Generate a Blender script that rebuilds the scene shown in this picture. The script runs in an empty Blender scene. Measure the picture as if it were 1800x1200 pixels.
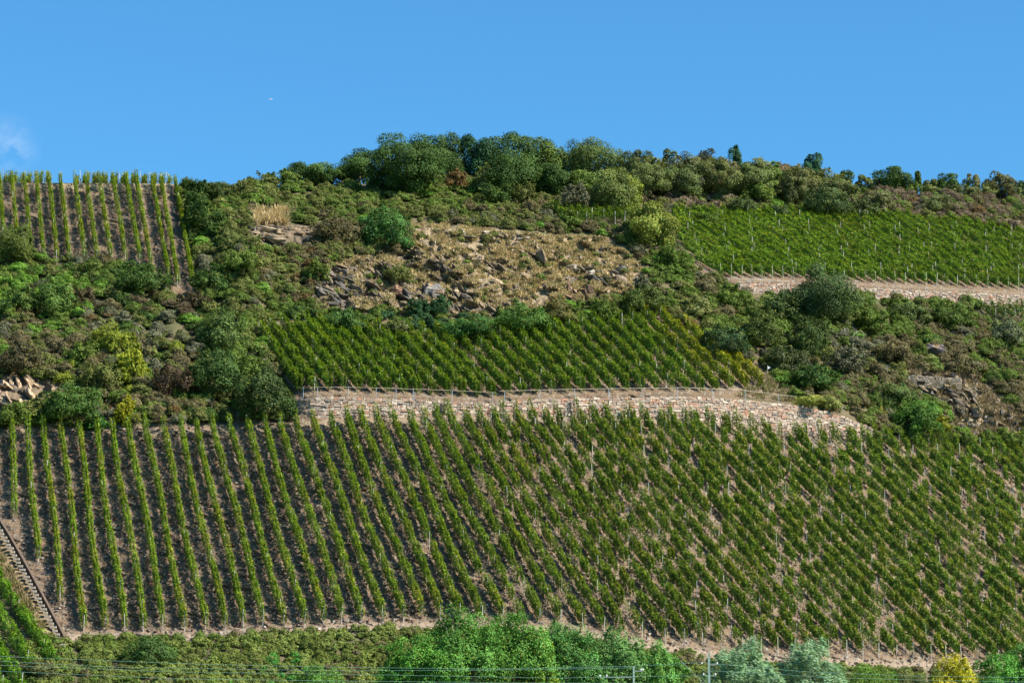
import bpy, math, random
import numpy as np

scene = bpy.context.scene
# ------------------------------------------------------------------ camera
F = 5250.0                      # focal length in photo pixels (1800 wide)
PITCH = math.atan(900.0 / F)
cam_d = bpy.data.cameras.new('camera'); cam = bpy.data.objects.new('camera', cam_d)
scene.collection.objects.link(cam); scene.camera = cam
cam_d.sensor_width = 36.0; cam_d.lens = 36.0 * F / 1800.0
cam_d.clip_start = 1.0; cam_d.clip_end = 60000.0
cam.location = (0, 0, 0); cam.rotation_euler = (math.pi / 2 + PITCH, 0, 0)
# ------------------------------------------------------------------ world and sun
SUN_EL, SUN_AZ = 43.0, 113.0    # azimuth clockwise from +Y (the viewing direction)
world = bpy.data.worlds.new('World'); scene.world = world; world.use_nodes = True
nt = world.node_tree; nt.nodes.clear()
wo = nt.nodes.new('ShaderNodeOutputWorld'); bg = nt.nodes.new('ShaderNodeBackground')
sky = nt.nodes.new('ShaderNodeTexSky'); sky.sky_type = 'NISHITA'; sky.sun_disc = False
sky.sun_elevation = math.radians(SUN_EL); sky.sun_rotation = math.radians(SUN_AZ)
sky.air_density = 1.0; sky.dust_density = 0.8; sky.ozone_density = 1.6; sky.altitude = 100
tc = nt.nodes.new('ShaderNodeTexCoord')
tint = nt.nodes.new('ShaderNodeMix'); tint.data_type = 'RGBA'; tint.blend_type = 'MULTIPLY'
tint.inputs['Factor'].default_value = 1.0; tint.inputs[7].default_value = (0.52, 1.25, 1.70, 1)
nt.links.new(sky.outputs[0], tint.inputs[6])
# faint wisp of cloud low on the left
def cam_dir(u, v):
    f = np.array([0, math.cos(PITCH), math.sin(PITCH)]); up = np.array([0, -math.sin(PITCH), math.cos(PITCH)])
    return f * F + np.array([1, 0, 0]) * (u - 900) + up * (600 - v)
cd = cam_dir(10, 262); cd = cd / np.linalg.norm(cd)
dist = nt.nodes.new('ShaderNodeVectorMath'); dist.operation = 'DISTANCE'; dist.inputs[1].default_value = tuple(cd)
nt.links.new(tc.outputs['Generated'], dist.inputs[0])
mr = nt.nodes.new('ShaderNodeMapRange'); mr.inputs['From Min'].default_value = 0.0022; mr.inputs['From Max'].default_value = 0.0135
mr.inputs['To Min'].default_value = 1.0; mr.inputs['To Max'].default_value = 0.0; mr.interpolation_type = 'SMOOTHSTEP'
nt.links.new(dist.outputs['Value'], mr.inputs['Value'])
nz = nt.nodes.new('ShaderNodeTexNoise'); nz.inputs['Scale'].default_value = 170; nz.inputs['Detail'].default_value = 7; nz.inputs['Roughness'].default_value = 0.55
nt.links.new(tc.outputs['Generated'], nz.inputs['Vector'])
mr2 = nt.nodes.new('ShaderNodeMapRange'); mr2.inputs['From Min'].default_value = 0.38; mr2.inputs['From Max'].default_value = 0.75
mr2.inputs['To Max'].default_value = 0.75
nt.links.new(nz.outputs[0], mr2.inputs['Value'])
mul = nt.nodes.new('ShaderNodeMath'); mul.operation = 'MULTIPLY'
nt.links.new(mr.outputs[0], mul.inputs[0]); nt.links.new(mr2.outputs[0], mul.inputs[1])
cm = nt.nodes.new('ShaderNodeMix'); cm.data_type = 'RGBA'; cm.inputs[7].default_value = (4.0, 6.2, 9.3, 1)
nt.links.new(mul.outputs[0], cm.inputs['Factor']); nt.links.new(tint.outputs[2], cm.inputs[6])
nt.links.new(cm.outputs[2], bg.inputs['Color']); bg.inputs['Strength'].default_value = 0.0505
nt.links.new(bg.outputs[0], wo.inputs[0])
sl = bpy.data.lights.new('sun', 'SUN'); sl.energy = 5.0; sl.angle = math.radians(0.5); sl.color = (1.0, 0.94, 0.80)
so = bpy.data.objects.new('sun', sl); scene.collection.objects.link(so)
_az = math.radians(SUN_AZ); _el = math.radians(SUN_EL)
from mathutils import Vector
to_sun = Vector((math.sin(_az) * math.cos(_el), math.cos(_az) * math.cos(_el), math.sin(_el)))
so.rotation_euler = to_sun.to_track_quat('Z', 'Y').to_euler()
so.location = (200, -100, 300)
scene.view_settings.view_transform = 'Standard'; scene.view_settings.look = 'None'
scene.view_settings.exposure = 1.12; scene.view_settings.gamma = 1.0
scene.cycles.max_bounces = 5; scene.cycles.diffuse_bounces = 3; scene.cycles.transmission_bounces = 3
scene.cycles.transparent_max_bounces = 4

# ------------------------------------------------------------------ noise
_rt = np.random.default_rng(7).random((256, 256))
def vnoise(x, y, s=0):
    x = np.asarray(x, float) + 37.1 * s; y = np.asarray(y, float) + 91.7 * s
    xi = np.floor(x).astype(int); yi = np.floor(y).astype(int)
    fx = x - xi; fy = y - yi; fx = fx * fx * (3 - 2 * fx); fy = fy * fy * (3 - 2 * fy)
    a = _rt[xi % 256, yi % 256]; b = _rt[(xi + 1) % 256, yi % 256]
    c = _rt[xi % 256, (yi + 1) % 256]; d = _rt[(xi + 1) % 256, (yi + 1) % 256]
    return (a * (1 - fx) + b * fx) * (1 - fy) + (c * (1 - fx) + d * fx) * fy
def fbm(x, y, s=0, o=4):
    r = 0; a = .5; t = 0
    for k in range(o):
        r = r + a * vnoise(x * 2 ** k, y * 2 ** k, s + k); t += a; a *= .5
    return r / t
def smooth(a, b, x):
    t = np.clip((x - a) / (b - a), 0, 1); return t * t * (3 - 2 * t)
def inpoly(u, v, poly):
    u = np.asarray(u, float); v = np.asarray(v, float); r = np.zeros(np.broadcast(u, v).shape, bool)
    n = len(poly)
    for i in range(n):
        x1, y1 = poly[i]; x2, y2 = poly[(i + 1) % n]
        if y1 == y2: continue
        c = ((y1 > v) != (y2 > v)) & (u < (x2 - x1) * (v - y1) / (y2 - y1) + x1)
        r ^= c
    return r

# ------------------------------------------------------------------ the hill, as depth along the viewing rays
def C(*p):
    p = np.array(p, float); return lambda u: np.interp(u, p[:, 0], p[:, 1])
v_bot = C((-400, 1118), (110, 1122), (340, 1122), (600, 1106), (790, 1104), (1000, 1115), (1150, 1138), (1300, 1160), (1650, 1172), (1850, 1184), (2400, 1200))
v_w0 = C((-400, 756), (300, 752), (515, 746), (521, 739), (640, 734), (800, 728), (900, 729), (1100, 731), (1200, 735), (1350, 752), (1450, 766), (1575, 777), (1700, 785), (1850, 795), (2400, 810))
v_w1 = C((-400, 752), (300, 748), (515, 742), (521, 700), (600, 697), (660, 700), (800, 706), (870, 709), (882, 705), (1000, 700), (1200, 697), (1300, 702), (1400, 712), (1440, 720), (1500, 737), (1560, 764), (1575, 773), (1700, 781), (1850, 791), (2400, 806))
v_m1 = C((-400, 640), (420, 620), (460, 575), (700, 583), (900, 583), (1060, 568), (1165, 556), (1350, 655), (1600, 665), (2400, 690))
v_x0 = C((-400, 512), (340, 516), (420, 430), (520, 412), (1050, 412), (1140, 430), (1268, 500), (1290, 515), (1390, 513), (1500, 522), (1650, 529), (1800, 537), (1900, 545), (2400, 560))
v_x1 = C((-400, 508), (340, 512), (420, 425), (520, 408), (1050, 408), (1140, 425), (1268, 494), (1290, 497), (1390, 498), (1500, 504), (1650, 511), (1800, 518), (1900, 524), (2400, 540))
v_c = C((-400, 322), (0, 321), (300, 323), (340, 332), (500, 330), (600, 326), (750, 318), (1000, 314), (1200, 318), (1400, 328), (1600, 342), (1800, 356), (2200, 382), (2400, 392))
bfun = C((-400, 0), (0, 0), (300, 2), (600, 6), (900, 13.5), (1200, 24), (1500, 37), (1800, 51), (2400, 84))
d_m1 = C((-400, 397), (420, 400), (470, 408), (1160, 408), (1350, 398), (1600, 397), (2400, 397))
d_x0 = C((-400, 416), (340, 416), (450, 423), (520, 426), (1050, 427), (1200, 420), (1290, 414), (2400, 412))
d_c = C((-400, 447), (320, 447), (450, 452), (700, 458), (1000, 458), (1300, 450), (1800, 446), (2400, 446))
UT = np.arange(-600, 2601, 4.0); VT = np.arange(280, 1401, 2.0)
TAB = np.zeros((len(UT), len(VT)))
for i, u in enumerate(UT):
    kv = [float(v_c(u)), float(v_x1(u)), float(v_x0(u)), float(v_m1(u)), float(v_w1(u)), float(v_w0(u)), float(v_bot(u)), 1250, 1400]
    kd = [float(d_c(u)), float(d_x0(u)) + .3, float(d_x0(u)), float(d_m1(u)), 386.3, 386.0, 341.0, 322.0, 300.0]
    sl0 = (kd[0] - kd[1]) / (kv[1] - kv[0])
    kv.insert(0, kv[0] - 60); kd.insert(0, kd[0] + 60 * sl0)
    TAB[i] = np.interp(VT, kv, kd)
def blur(a, n, ax):
    k = np.hanning(2 * n + 3)[1:-1]; k /= k.sum()
    pad = [(0, 0), (0, 0)]; pad[ax] = (n, n)
    b = np.pad(a, pad, mode='edge'); return np.apply_along_axis(lambda r: np.convolve(r, k, 'valid'), ax, b)
TAB = blur(TAB, 10, 0); TAB = blur(TAB, 3, 1)
TAB += bfun(UT)[:, None]
P_LOW = [(-400, 752), (300, 748), (515, 744), (900, 737), (1200, 737), (1350, 755), (1575, 777), (1850, 795), (2400, 810), (2400, 1205), (1850, 1186), (1650, 1174), (1300, 1164), (1150, 1142), (1000, 1119), (790, 1112), (600, 1112), (340, 1130), (118, 1130), (0, 925), (-400, 500)]
P_MID = [(452, 575), (540, 572), (700, 585), (840, 588), (960, 572), (1060, 566), (1165, 552), (1290, 625), (1350, 652), (1345, 690), (1325, 699), (1200, 699), (880, 706), (660, 702), (521, 702)]
P_UL = [(-400, 322), (0, 318), (308, 320), (320, 380), (335, 460), (345, 512), (350, 530), (310, 530), (285, 470), (200, 468), (60, 450), (0, 420), (-400, 420)]
P_UR = [(1180, 374), (1400, 374), (1600, 384), (1700, 392), (1850, 416), (2400, 500), (2400, 545), (1800, 520), (1500, 506), (1268, 498), (1225, 470)]
P_ROCK = [(565, 470), (620, 452), (725, 445), (722, 396), (790, 394), (900, 410), (1060, 418), (1110, 450), (1145, 500), (1080, 530), (900, 550), (820, 558), (700, 540), (610, 550), (555, 542)]
P_TAN3 = [(425, 442), (445, 394), (575, 396), (572, 414), (520, 440)]
P_TAN2 = [(-20, 668), (30, 660), (100, 672), (115, 695), (60, 720), (-20, 725)]
P_RROCK = [(1580, 655), (1700, 655), (1760, 700), (1800, 730), (1800, 775), (1700, 770), (1660, 720), (1600, 690)]
UG, VG = np.meshgrid(UT, VT, indexing='ij')
scr = ~(inpoly(UG, VG, P_LOW) | inpoly(UG, VG, P_MID) | inpoly(UG, VG, P_UL) | inpoly(UG, VG, P_UR))
wallband = (VG > v_w1(UG) - 8) & (VG < v_w0(UG) + 6) & (UG > 500) & (UG < 1600) | (VG > v_x1(UG) - 8) & (VG < v_x0(UG) + 6) & (UG > 1260)
scr &= ~wallband
scr = blur(blur(scr.astype(float), 4, 0), 8, 1)
TAB += scr * (fbm(UG / 45, VG / 28, 3, 3) - .5) * 4.0 * (VG < 1180)
rockm = blur(blur((inpoly(UG, VG, P_ROCK) | inpoly(UG, VG, P_RROCK) | inpoly(UG, VG, P_TAN2) | inpoly(UG, VG, P_TAN3)).astype(float), 2, 0), 4, 1)
TAB += rockm * (np.abs(fbm(UG / 22 + VG / 60, VG / 16 - UG / 60, 11, 3) - .5) * -7 + .8)

def depth(u, v):
    u = np.asarray(u, float); v = np.asarray(v, float)
    fu = np.clip((u - UT[0]) / 4, 0, len(UT) - 1.001); fv = np.clip((v - VT[0]) / 2, 0, len(VT) - 1.001)
    i = fu.astype(int); j = fv.astype(int); a = fu - i; b = fv - j
    return (TAB[i, j] * (1 - a) * (1 - b) + TAB[i + 1, j] * a * (1 - b) + TAB[i, j + 1] * (1 - a) * b + TAB[i + 1, j + 1] * a * b)
cp, sp = math.cos(PITCH), math.sin(PITCH)
def ray(u, v, D):
    u = np.asarray(u, float); v = np.asarray(v, float); D = np.asarray(D, float)
    y = F * cp - (600 - v) * sp; z = F * sp + (600 - v) * cp
    return np.stack([(u - 900) / y * D, D + 0 * u, z / y * D], -1)
def surf(u, v):
    u = np.asarray(u, float); v = np.maximum(np.asarray(v, float), v_c(u) + .5)
    return ray(u, v, depth(u, v))

# ------------------------------------------------------------------ object helpers
def tag(o, label=None, cat=None, group=None, kind=None):
    if label: o['label'] = label
    if cat: o['category'] = cat
    if group: o['group'] = group
    if kind: o['kind'] = kind
    return o
def link(o, parent=None, loc=None):
    scene.collection.objects.link(o)
    if parent is not None: o.parent = parent
    if loc is not None: o.location = loc
    return o
def empty(name, loc):
    o = bpy.data.objects.new(name, None); o.empty_display_size = .3
    return link(o, None, loc)
def mesh(name, V, Q, cols=None, mats=(), mi=None, smooth_=False, colname='tint', vcols=None):
    V = np.asarray(V, np.float32); Q = np.asarray(Q, np.int32); k = Q.shape[1]; m = bpy.data.meshes.new(name)
    m.vertices.add(len(V)); m.vertices.foreach_set('co', V.ravel())
    m.loops.add(Q.size); m.loops.foreach_set('vertex_index', Q.ravel())
    m.polygons.add(len(Q)); m.polygons.foreach_set('loop_start', np.arange(len(Q), dtype=np.int32) * k)
    if mi is not None: m.polygons.foreach_set('material_index', np.asarray(mi, np.int32))
    if smooth_: m.polygons.foreach_set('use_smooth', np.ones(len(Q), bool))
    else: m.polygons.foreach_set('use_smooth', np.zeros(len(Q), bool))
    m.update(calc_edges=True)
    if cols is not None:
        a = m.attributes.new(colname, 'FLOAT_COLOR', 'FACE')
        c = np.ones((len(Q), 4), np.float32); c[:, :3] = cols; a.data.foreach_set('color', c.ravel())
    if vcols is not None:
        a = m.attributes.new(colname, 'FLOAT_COLOR', 'POINT')
        c = np.ones((len(V), 4), np.float32); c[:, :3] = vcols; a.data.foreach_set('color', c.ravel())
    for x in mats: m.materials.append(x)
    return m
def ob(name, me, parent=None, loc=None): return link(bpy.data.objects.new(name, me), parent, loc)
class MB:
    """collects quads with a tint per face and a material index"""
    def __init__(s): s.v = []; s.q = []; s.c = []; s.m = []; s.n = 0
    def add(s, V, Q, col=(1, 1, 1), mi=0):
        V = np.asarray(V, float).reshape(-1, 3); Q = np.asarray(Q, int).reshape(-1, 4)
        s.v.append(V); s.q.append(Q + s.n); s.n += len(V)
        c = np.broadcast_to(np.asarray(col, float), (len(Q), 3)); s.c.append(c); s.m.append(np.full(len(Q), mi))
    def box(s, c, d, col=(1, 1, 1), mi=0, R=None, taper=1.0, jit=None):
        d = np.asarray(d, float) / 2
        P = np.array([[x, y, z] for z in (-1, 1) for y in (-1, 1) for x in (-1, 1)], float)
        P[4:, :2] *= taper; P = P * d
        if jit is not None: P = P * (1 + .22 * jit.normal(size=P.shape))
        if R is not None: P = P @ np.asarray(R).T
        s.add(P + np.asarray(c, float), [[0, 2, 3, 1], [4, 5, 7, 6], [0, 1, 5, 4], [2, 6, 7, 3], [0, 4, 6, 2], [1, 3, 7, 5]], col, mi)
    def tube(s, pts, rad, col=(1, 1, 1), mi=0, n=6, cap=True):
        pts = np.asarray(pts, float); rad = np.broadcast_to(rad, (len(pts),)); rings = []
        T = np.gradient(pts, axis=0); T /= np.linalg.norm(T, axis=1)[:, None] + 1e-9
        for i in range(len(pts)):
            t = T[i]; a = np.cross(t, [0, 0, 1.0])
            if np.linalg.norm(a) < .2: a = np.cross(t, [0, 1.0, 0])
            a /= np.linalg.norm(a); b = np.cross(t, a)
            th = np.arange(n) * 2 * math.pi / n
            rings.append(pts[i] + rad[i] * (np.cos(th)[:, None] * a + np.sin(th)[:, None] * b))
        V = np.concatenate(rings); Q = []
        for i in range(len(pts) - 1):
            for k in range(n):
                k2 = (k + 1) % n; Q.append([i * n + k, i * n + k2, (i + 1) * n + k2, (i + 1) * n + k])
        if cap and n % 2 == 0:
            for base in (0, (len(pts) - 1) * n):
                for k in range(1, n // 2): Q.append([base + k - 1, base + k, base + n - 1 - k, base + (n - k) % n])
        s.add(V, Q, col, mi)
    def build(s, name, mats, parent=None, loc=(0, 0, 0), smooth_=False, off=None):
        V = np.concatenate(s.v)
        if off is not None: V = V - np.asarray(off)
        return ob(name, mesh(name, V, np.concatenate(s.q), np.concatenate(s.c), mats, np.concatenate(s.m), smooth_), parent, loc)

# ------------------------------------------------------------------ materials
def mat_base(name):
    m = bpy.data.materials.new(name); m.use_nodes = True; t = m.node_tree; t.nodes.clear()
    return m, t, t.nodes, t.links
ALB = .82
def tinted(name, rough=.8, nscale=1.2, namt=.35, bump=0, bscale=6, spec=.25, transl=0, colname='tint', detail=4):
    m, t, N, L = mat_base(name)
    out = N.new('ShaderNodeOutputMaterial'); p = N.new('ShaderNodeBsdfPrincipled')
    p.inputs['Roughness'].default_value = rough; p.inputs['Specular IOR Level'].default_value = spec
    at = N.new('ShaderNodeAttribute'); at.attribute_name = colname
    g = N.new('ShaderNodeNewGeometry')
    n = N.new('ShaderNodeTexNoise'); n.inputs['Scale'].default_value = nscale; n.inputs['Detail'].default_value = detail
    L.new(g.outputs['Position'], n.inputs['Vector'])
    r = N.new('ShaderNodeMapRange'); r.inputs['From Min'].default_value = .3; r.inputs['From Max'].default_value = .7
    r.inputs['To Min'].default_value = (1 - namt) * ALB; r.inputs['To Max'].default_value = (1 + namt) * ALB
    L.new(n.outputs[0], r.inputs['Value'])
    x = N.new('ShaderNodeVectorMath'); x.operation = 'SCALE'
    L.new(at.outputs['Color'], x.inputs[0]); L.new(r.outputs[0], x.inputs['Scale'])
    L.new(x.outputs[0], p.inputs['Base Color'])
    if bump:
        b = N.new('ShaderNodeBump'); b.inputs['Strength'].default_value = bump; b.inputs['Distance'].default_value = .25
        n2 = N.new('ShaderNodeTexNoise'); n2.inputs['Scale'].default_value = bscale; n2.inputs['Detail'].default_value = 6
        n2.inputs['Roughness'].default_value = .65
        L.new(g.outputs['Position'], n2.inputs['Vector']); L.new(n2.outputs[0], b.inputs['Height']); L.new(b.outputs[0], p.inputs['Normal'])
    if transl:
        tr = N.new('ShaderNodeBsdfTranslucent'); ms = N.new('ShaderNodeMixShader'); ms.inputs[0].default_value = transl
        h = N.new('ShaderNodeVectorMath'); h.operation = 'MULTIPLY'; h.inputs[1].default_value = (1.25, 1.35, .6)
        L.new(x.outputs[0], h.inputs[0]); L.new(h.outputs[0], tr.inputs['Color'])
        L.new(p.outputs[0], ms.inputs[1]); L.new(tr.outputs[0], ms.inputs[2]); L.new(ms.outputs[0], out.inputs[0])
    else: L.new(p.outputs[0], out.inputs[0])
    return m
M_leaf = tinted('leaf', .6, .35, .2, transl=.18, spec=.1)
M_bark = tinted('bark', .9, 3, .4)
M_ground = tinted('ground', .95, 5.5, .42, bump=.7, bscale=3.2, spec=.1, detail=8)
M_stone = tinted('stone', .9, 4, .25, bump=.4, bscale=8)
M_rock = tinted('rock', .9, 2.2, .45, bump=.9, bscale=3)
M_wood = tinted('weathered_wood', .7, 3, .15)
M_metal = tinted('painted_metal', .45, 3, .08, spec=.5)
M_grass = tinted('dry_grass', .8, .5, .25, transl=.2)

# ------------------------------------------------------------------ ground sheet
def ground_color(u, v, rngseed=5):
    n1 = fbm(u / 60, v / 40, 21, 4); n2 = fbm(u / 9, v / 6, 22, 3); n3 = vnoise(u / 2.7, v / 1.9, 23)
    olive = np.array([.105, .105, .05]); brown = np.array([.15, .115, .07]); tan = np.array([.31, .23, .145]); soil = np.array([.195, .137, .088])
    leafred = np.array([.16, .085, .055]); slate = np.array([.30, .27, .23]); darks = np.array([.13, .10, .08])
    col = olive + (brown - olive) * smooth(.35, .65, n1)[..., None]
    soilc = soil + (darks - soil) * (smooth(.5, .72, n2) * .75)[..., None]
    soilc = soilc + (leafred - soilc) * (smooth(.45, .8, fbm(u / 14, v / 7, 24, 3)) * smooth(.45, .7, n3) * .8)[..., None]
    soilc = soilc + (slate - soilc) * (smooth(.7, .9, vnoise(u / 2.2, v / 1.6, 25)) * .8)[..., None]
    tanc = tan + (np.array([.24, .19, .12]) - tan) * smooth(.4, .65, n2)[..., None]
    tanc = tanc + (np.array([.15, .125, .1]) - tanc) * (smooth(.62, .75, fbm(u / 30, v / 14, 26, 3)))[..., None]
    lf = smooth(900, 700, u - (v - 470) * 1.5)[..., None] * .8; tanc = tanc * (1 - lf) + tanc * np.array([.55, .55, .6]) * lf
    ju = (n2 - .5) * 18; jv = (vnoise(u / 12, v / 9, 31) - .5) * 14
    S = inpoly(u, v, P_LOW) | inpoly(u, v, P_MID) | inpoly(u, v, P_UL) | inpoly(u, v, P_UR)
    S |= (v > v_w1(u) - 16) & (v < v_w0(u) + 12) & (u > 505) & (u < 1300)
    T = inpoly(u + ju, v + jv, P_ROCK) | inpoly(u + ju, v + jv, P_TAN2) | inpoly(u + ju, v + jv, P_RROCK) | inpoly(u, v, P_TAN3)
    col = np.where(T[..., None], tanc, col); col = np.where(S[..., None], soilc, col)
    # pale worn track along the lower edge and at the heads of the rows
    e = np.exp(-((v - (v_bot(u) - 2)) / 9) ** 2) * (u > 100); col = col + (np.array([.42, .33, .25]) - col) * (e * .5)[..., None]
    e = np.exp(-((v - (v_w0(u) + 7)) / 6) ** 2) * .7; col = col + (np.array([.38, .30, .21]) - col) * (e * .6)[..., None]
    e = np.exp(-((v - (v_c(u) + 5)) / 7) ** 2) * (u < 300); col = col + (np.array([.42, .32, .2]) - col) * (e * .8)[..., None]
    # earth tones of the narrow bank beyond the stairs
    B = inpoly(u, v, [(0, 925), (120, 1135), (60, 1160), (0, 1020)]); col = np.where(B[..., None], np.array([.26, .19, .11]) * (.7 + .6 * n2[..., None]), col)
    return col
uc = np.concatenate([-np.geomspace(9000, 80, 26), np.arange(-60, 1861, 1.9), np.geomspace(1900, 11000, 26)])
wv = np.concatenate([[1400, 1340, 1300, 1270, 1245, 1225], np.arange(1212, 280, -2)])
nr = len(wv); wfrac = np.clip((1212 - wv[6:]) / (1212 - 282.0), 0, 1)
VV = np.zeros((len(uc), nr)); VV[:, :6] = wv[:6]
VV[:, 6:] = 1212 + wfrac[None, :] * (v_c(uc)[:, None] - 1212)
UU = np.broadcast_to(uc[:, None], VV.shape)
Dg = depth(UU, VV)
soilm = (inpoly(UU, VV, P_LOW) | inpoly(UU, VV, P_MID) | inpoly(UU, VV, P_UL))
Dg = Dg + soilm * ((fbm(UU / 5, VV / 4, 41, 3) - .5) * .45 + (fbm(UU / 34, (VV - UU * .32) / 7.5, 43, 3) - .5) * 1.5)
G = ray(UU, VV, Dg)
cols = ground_color(UU, VV)
# valley floor in front, plateau behind
first = G[:, 0]; last = G[:, -1]
low = []
for (y, z) in ((-1500, -6), (-200, -6), (0, -6), (120, -6), (230, -5), (262, -2), (285, 2)):
    p = first.copy(); p[:, 1] = y; p[:, 2] = z; low.append(p)
hi = []
for t, dz in ((3, .6), (8, 1.0), (16, 1.0), (30, .2), (60, -3), (150, -12), (600, -30), (3000, -60), (12000, -80)):
    p = last.copy(); p[:, 1] += t; p[:, 2] += dz; hi.append(p)
GA = np.concatenate([np.stack(low, 1), G, np.stack(hi, 1)], 1)
gc = np.array([.10, .11, .05])
CA = np.concatenate([np.broadcast_to(gc, (len(uc), len(low), 3)), cols, np.broadcast_to(gc, (len(uc), len(hi), 3))], 1)
nu, nv = GA.shape[:2]; idx = np.arange(nu * nv).reshape(nu, nv)
Q = np.stack([idx[:-1, :-1], idx[1:, :-1], idx[1:, 1:], idx[:-1, 1:]], -1).reshape(-1, 4)
g = ob('hillside', mesh('hillside', GA.reshape(-1, 3), Q, mats=[M_ground], smooth_=True, vcols=CA.reshape(-1, 3)))
tag(g, 'steep hillside of stony brown soil and dry grass under the vineyards', 'hillside', kind='structure')

# ------------------------------------------------------------------ leaves
def unit(a): return a / (np.linalg.norm(a, axis=-1, keepdims=True) + 1e-9)
def leaves(Cn, Nrm, size, rng, ratio=.75, col=(.1, .16, .04), var=.3, warm=.0, warmcol=(.32, .30, .05), axis=None):
    n = len(Cn); r = rng.normal(size=(n, 3)); N_ = unit(Nrm)
    a = unit(np.cross(N_, r)) if axis is None else unit(axis + .25 * r)
    b = unit(np.cross(N_, a)); s = (size * (.7 + .6 * rng.random(n)))[:, None] * .5
    V = np.stack([Cn - a * s, Cn - b * s * ratio, Cn + a * s, Cn + b * s * ratio], 1).reshape(-1, 3)
    Q = np.arange(4 * n).reshape(n, 4)
    c = np.broadcast_to(np.asarray(col, float), (n, 3)) * (1 - var + 2 * var * rng.random(n))[:, None]
    c = c * (1 + .12 * rng.normal(size=(n, 1)) * np.array([[1, .1, -.4]]))
    if np.any(np.asarray(warm) > 0):
        w = (rng.random(n) < warm) * (.4 + .6 * rng.random(n)); c = c + (np.asarray(warmcol) - c) * w[:, None]
    return V, Q, np.clip(c, .004, .9)
def crown_points(n, rx, ry, rz, rng, nclump=24, cr=.34, low=-.25, inner=.3):
    """points and outward normals over many uneven leaf clumps filling an ellipsoid dome"""
    d = unit(rng.normal(size=(nclump * 3, 3))); d = d[d[:, 2] > low][:nclump]; k = len(d)
    rad = (.62 + .3 * rng.random(k)); rad[rng.random(k) < inner] *= .6
    cc = d * rad[:, None]; crr = cr * (.6 + .8 * rng.random(k))
    w = crr ** 2; j = rng.choice(k, n, p=w / w.sum())
    e = unit(rng.normal(size=(n, 3)) + .5 * d[j] + np.array([0, 0, .25])); q = (1 - .35 * rng.random(n) ** 2)
    P = cc[j] + e * (crr[j] * q)[:, None] + rng.normal(size=(n, 3)) * .03
    nr_ = unit(e * .9 + d[j] * .4 + [0, 0, .15] + .5 * rng.normal(size=(n, 3)))
    return P * np.array([rx, ry, rz]), nr_, j
PAL = dict(dark=(.066, .120, .027), mid=(.128, .188, .036), olive=(.165, .185, .052), bright=(.15, .28, .04), yellow=(.24, .28, .035),
           brown=(.165, .14, .07), russet=(.19, .12, .05), maroon=(.125, .095, .055), grey=(.16, .16, .10), silver=(.25, .39, .21),
           teal=(.045, .11, .045), pale=(.22, .26, .08), fresh=(.08, .27, .045), gold=(.50, .46, .03), heath=(.19, .145, .10), vine=(.075, .135, .025), bram=(.18, .225, .052))
LEAF_N = [0]
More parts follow.
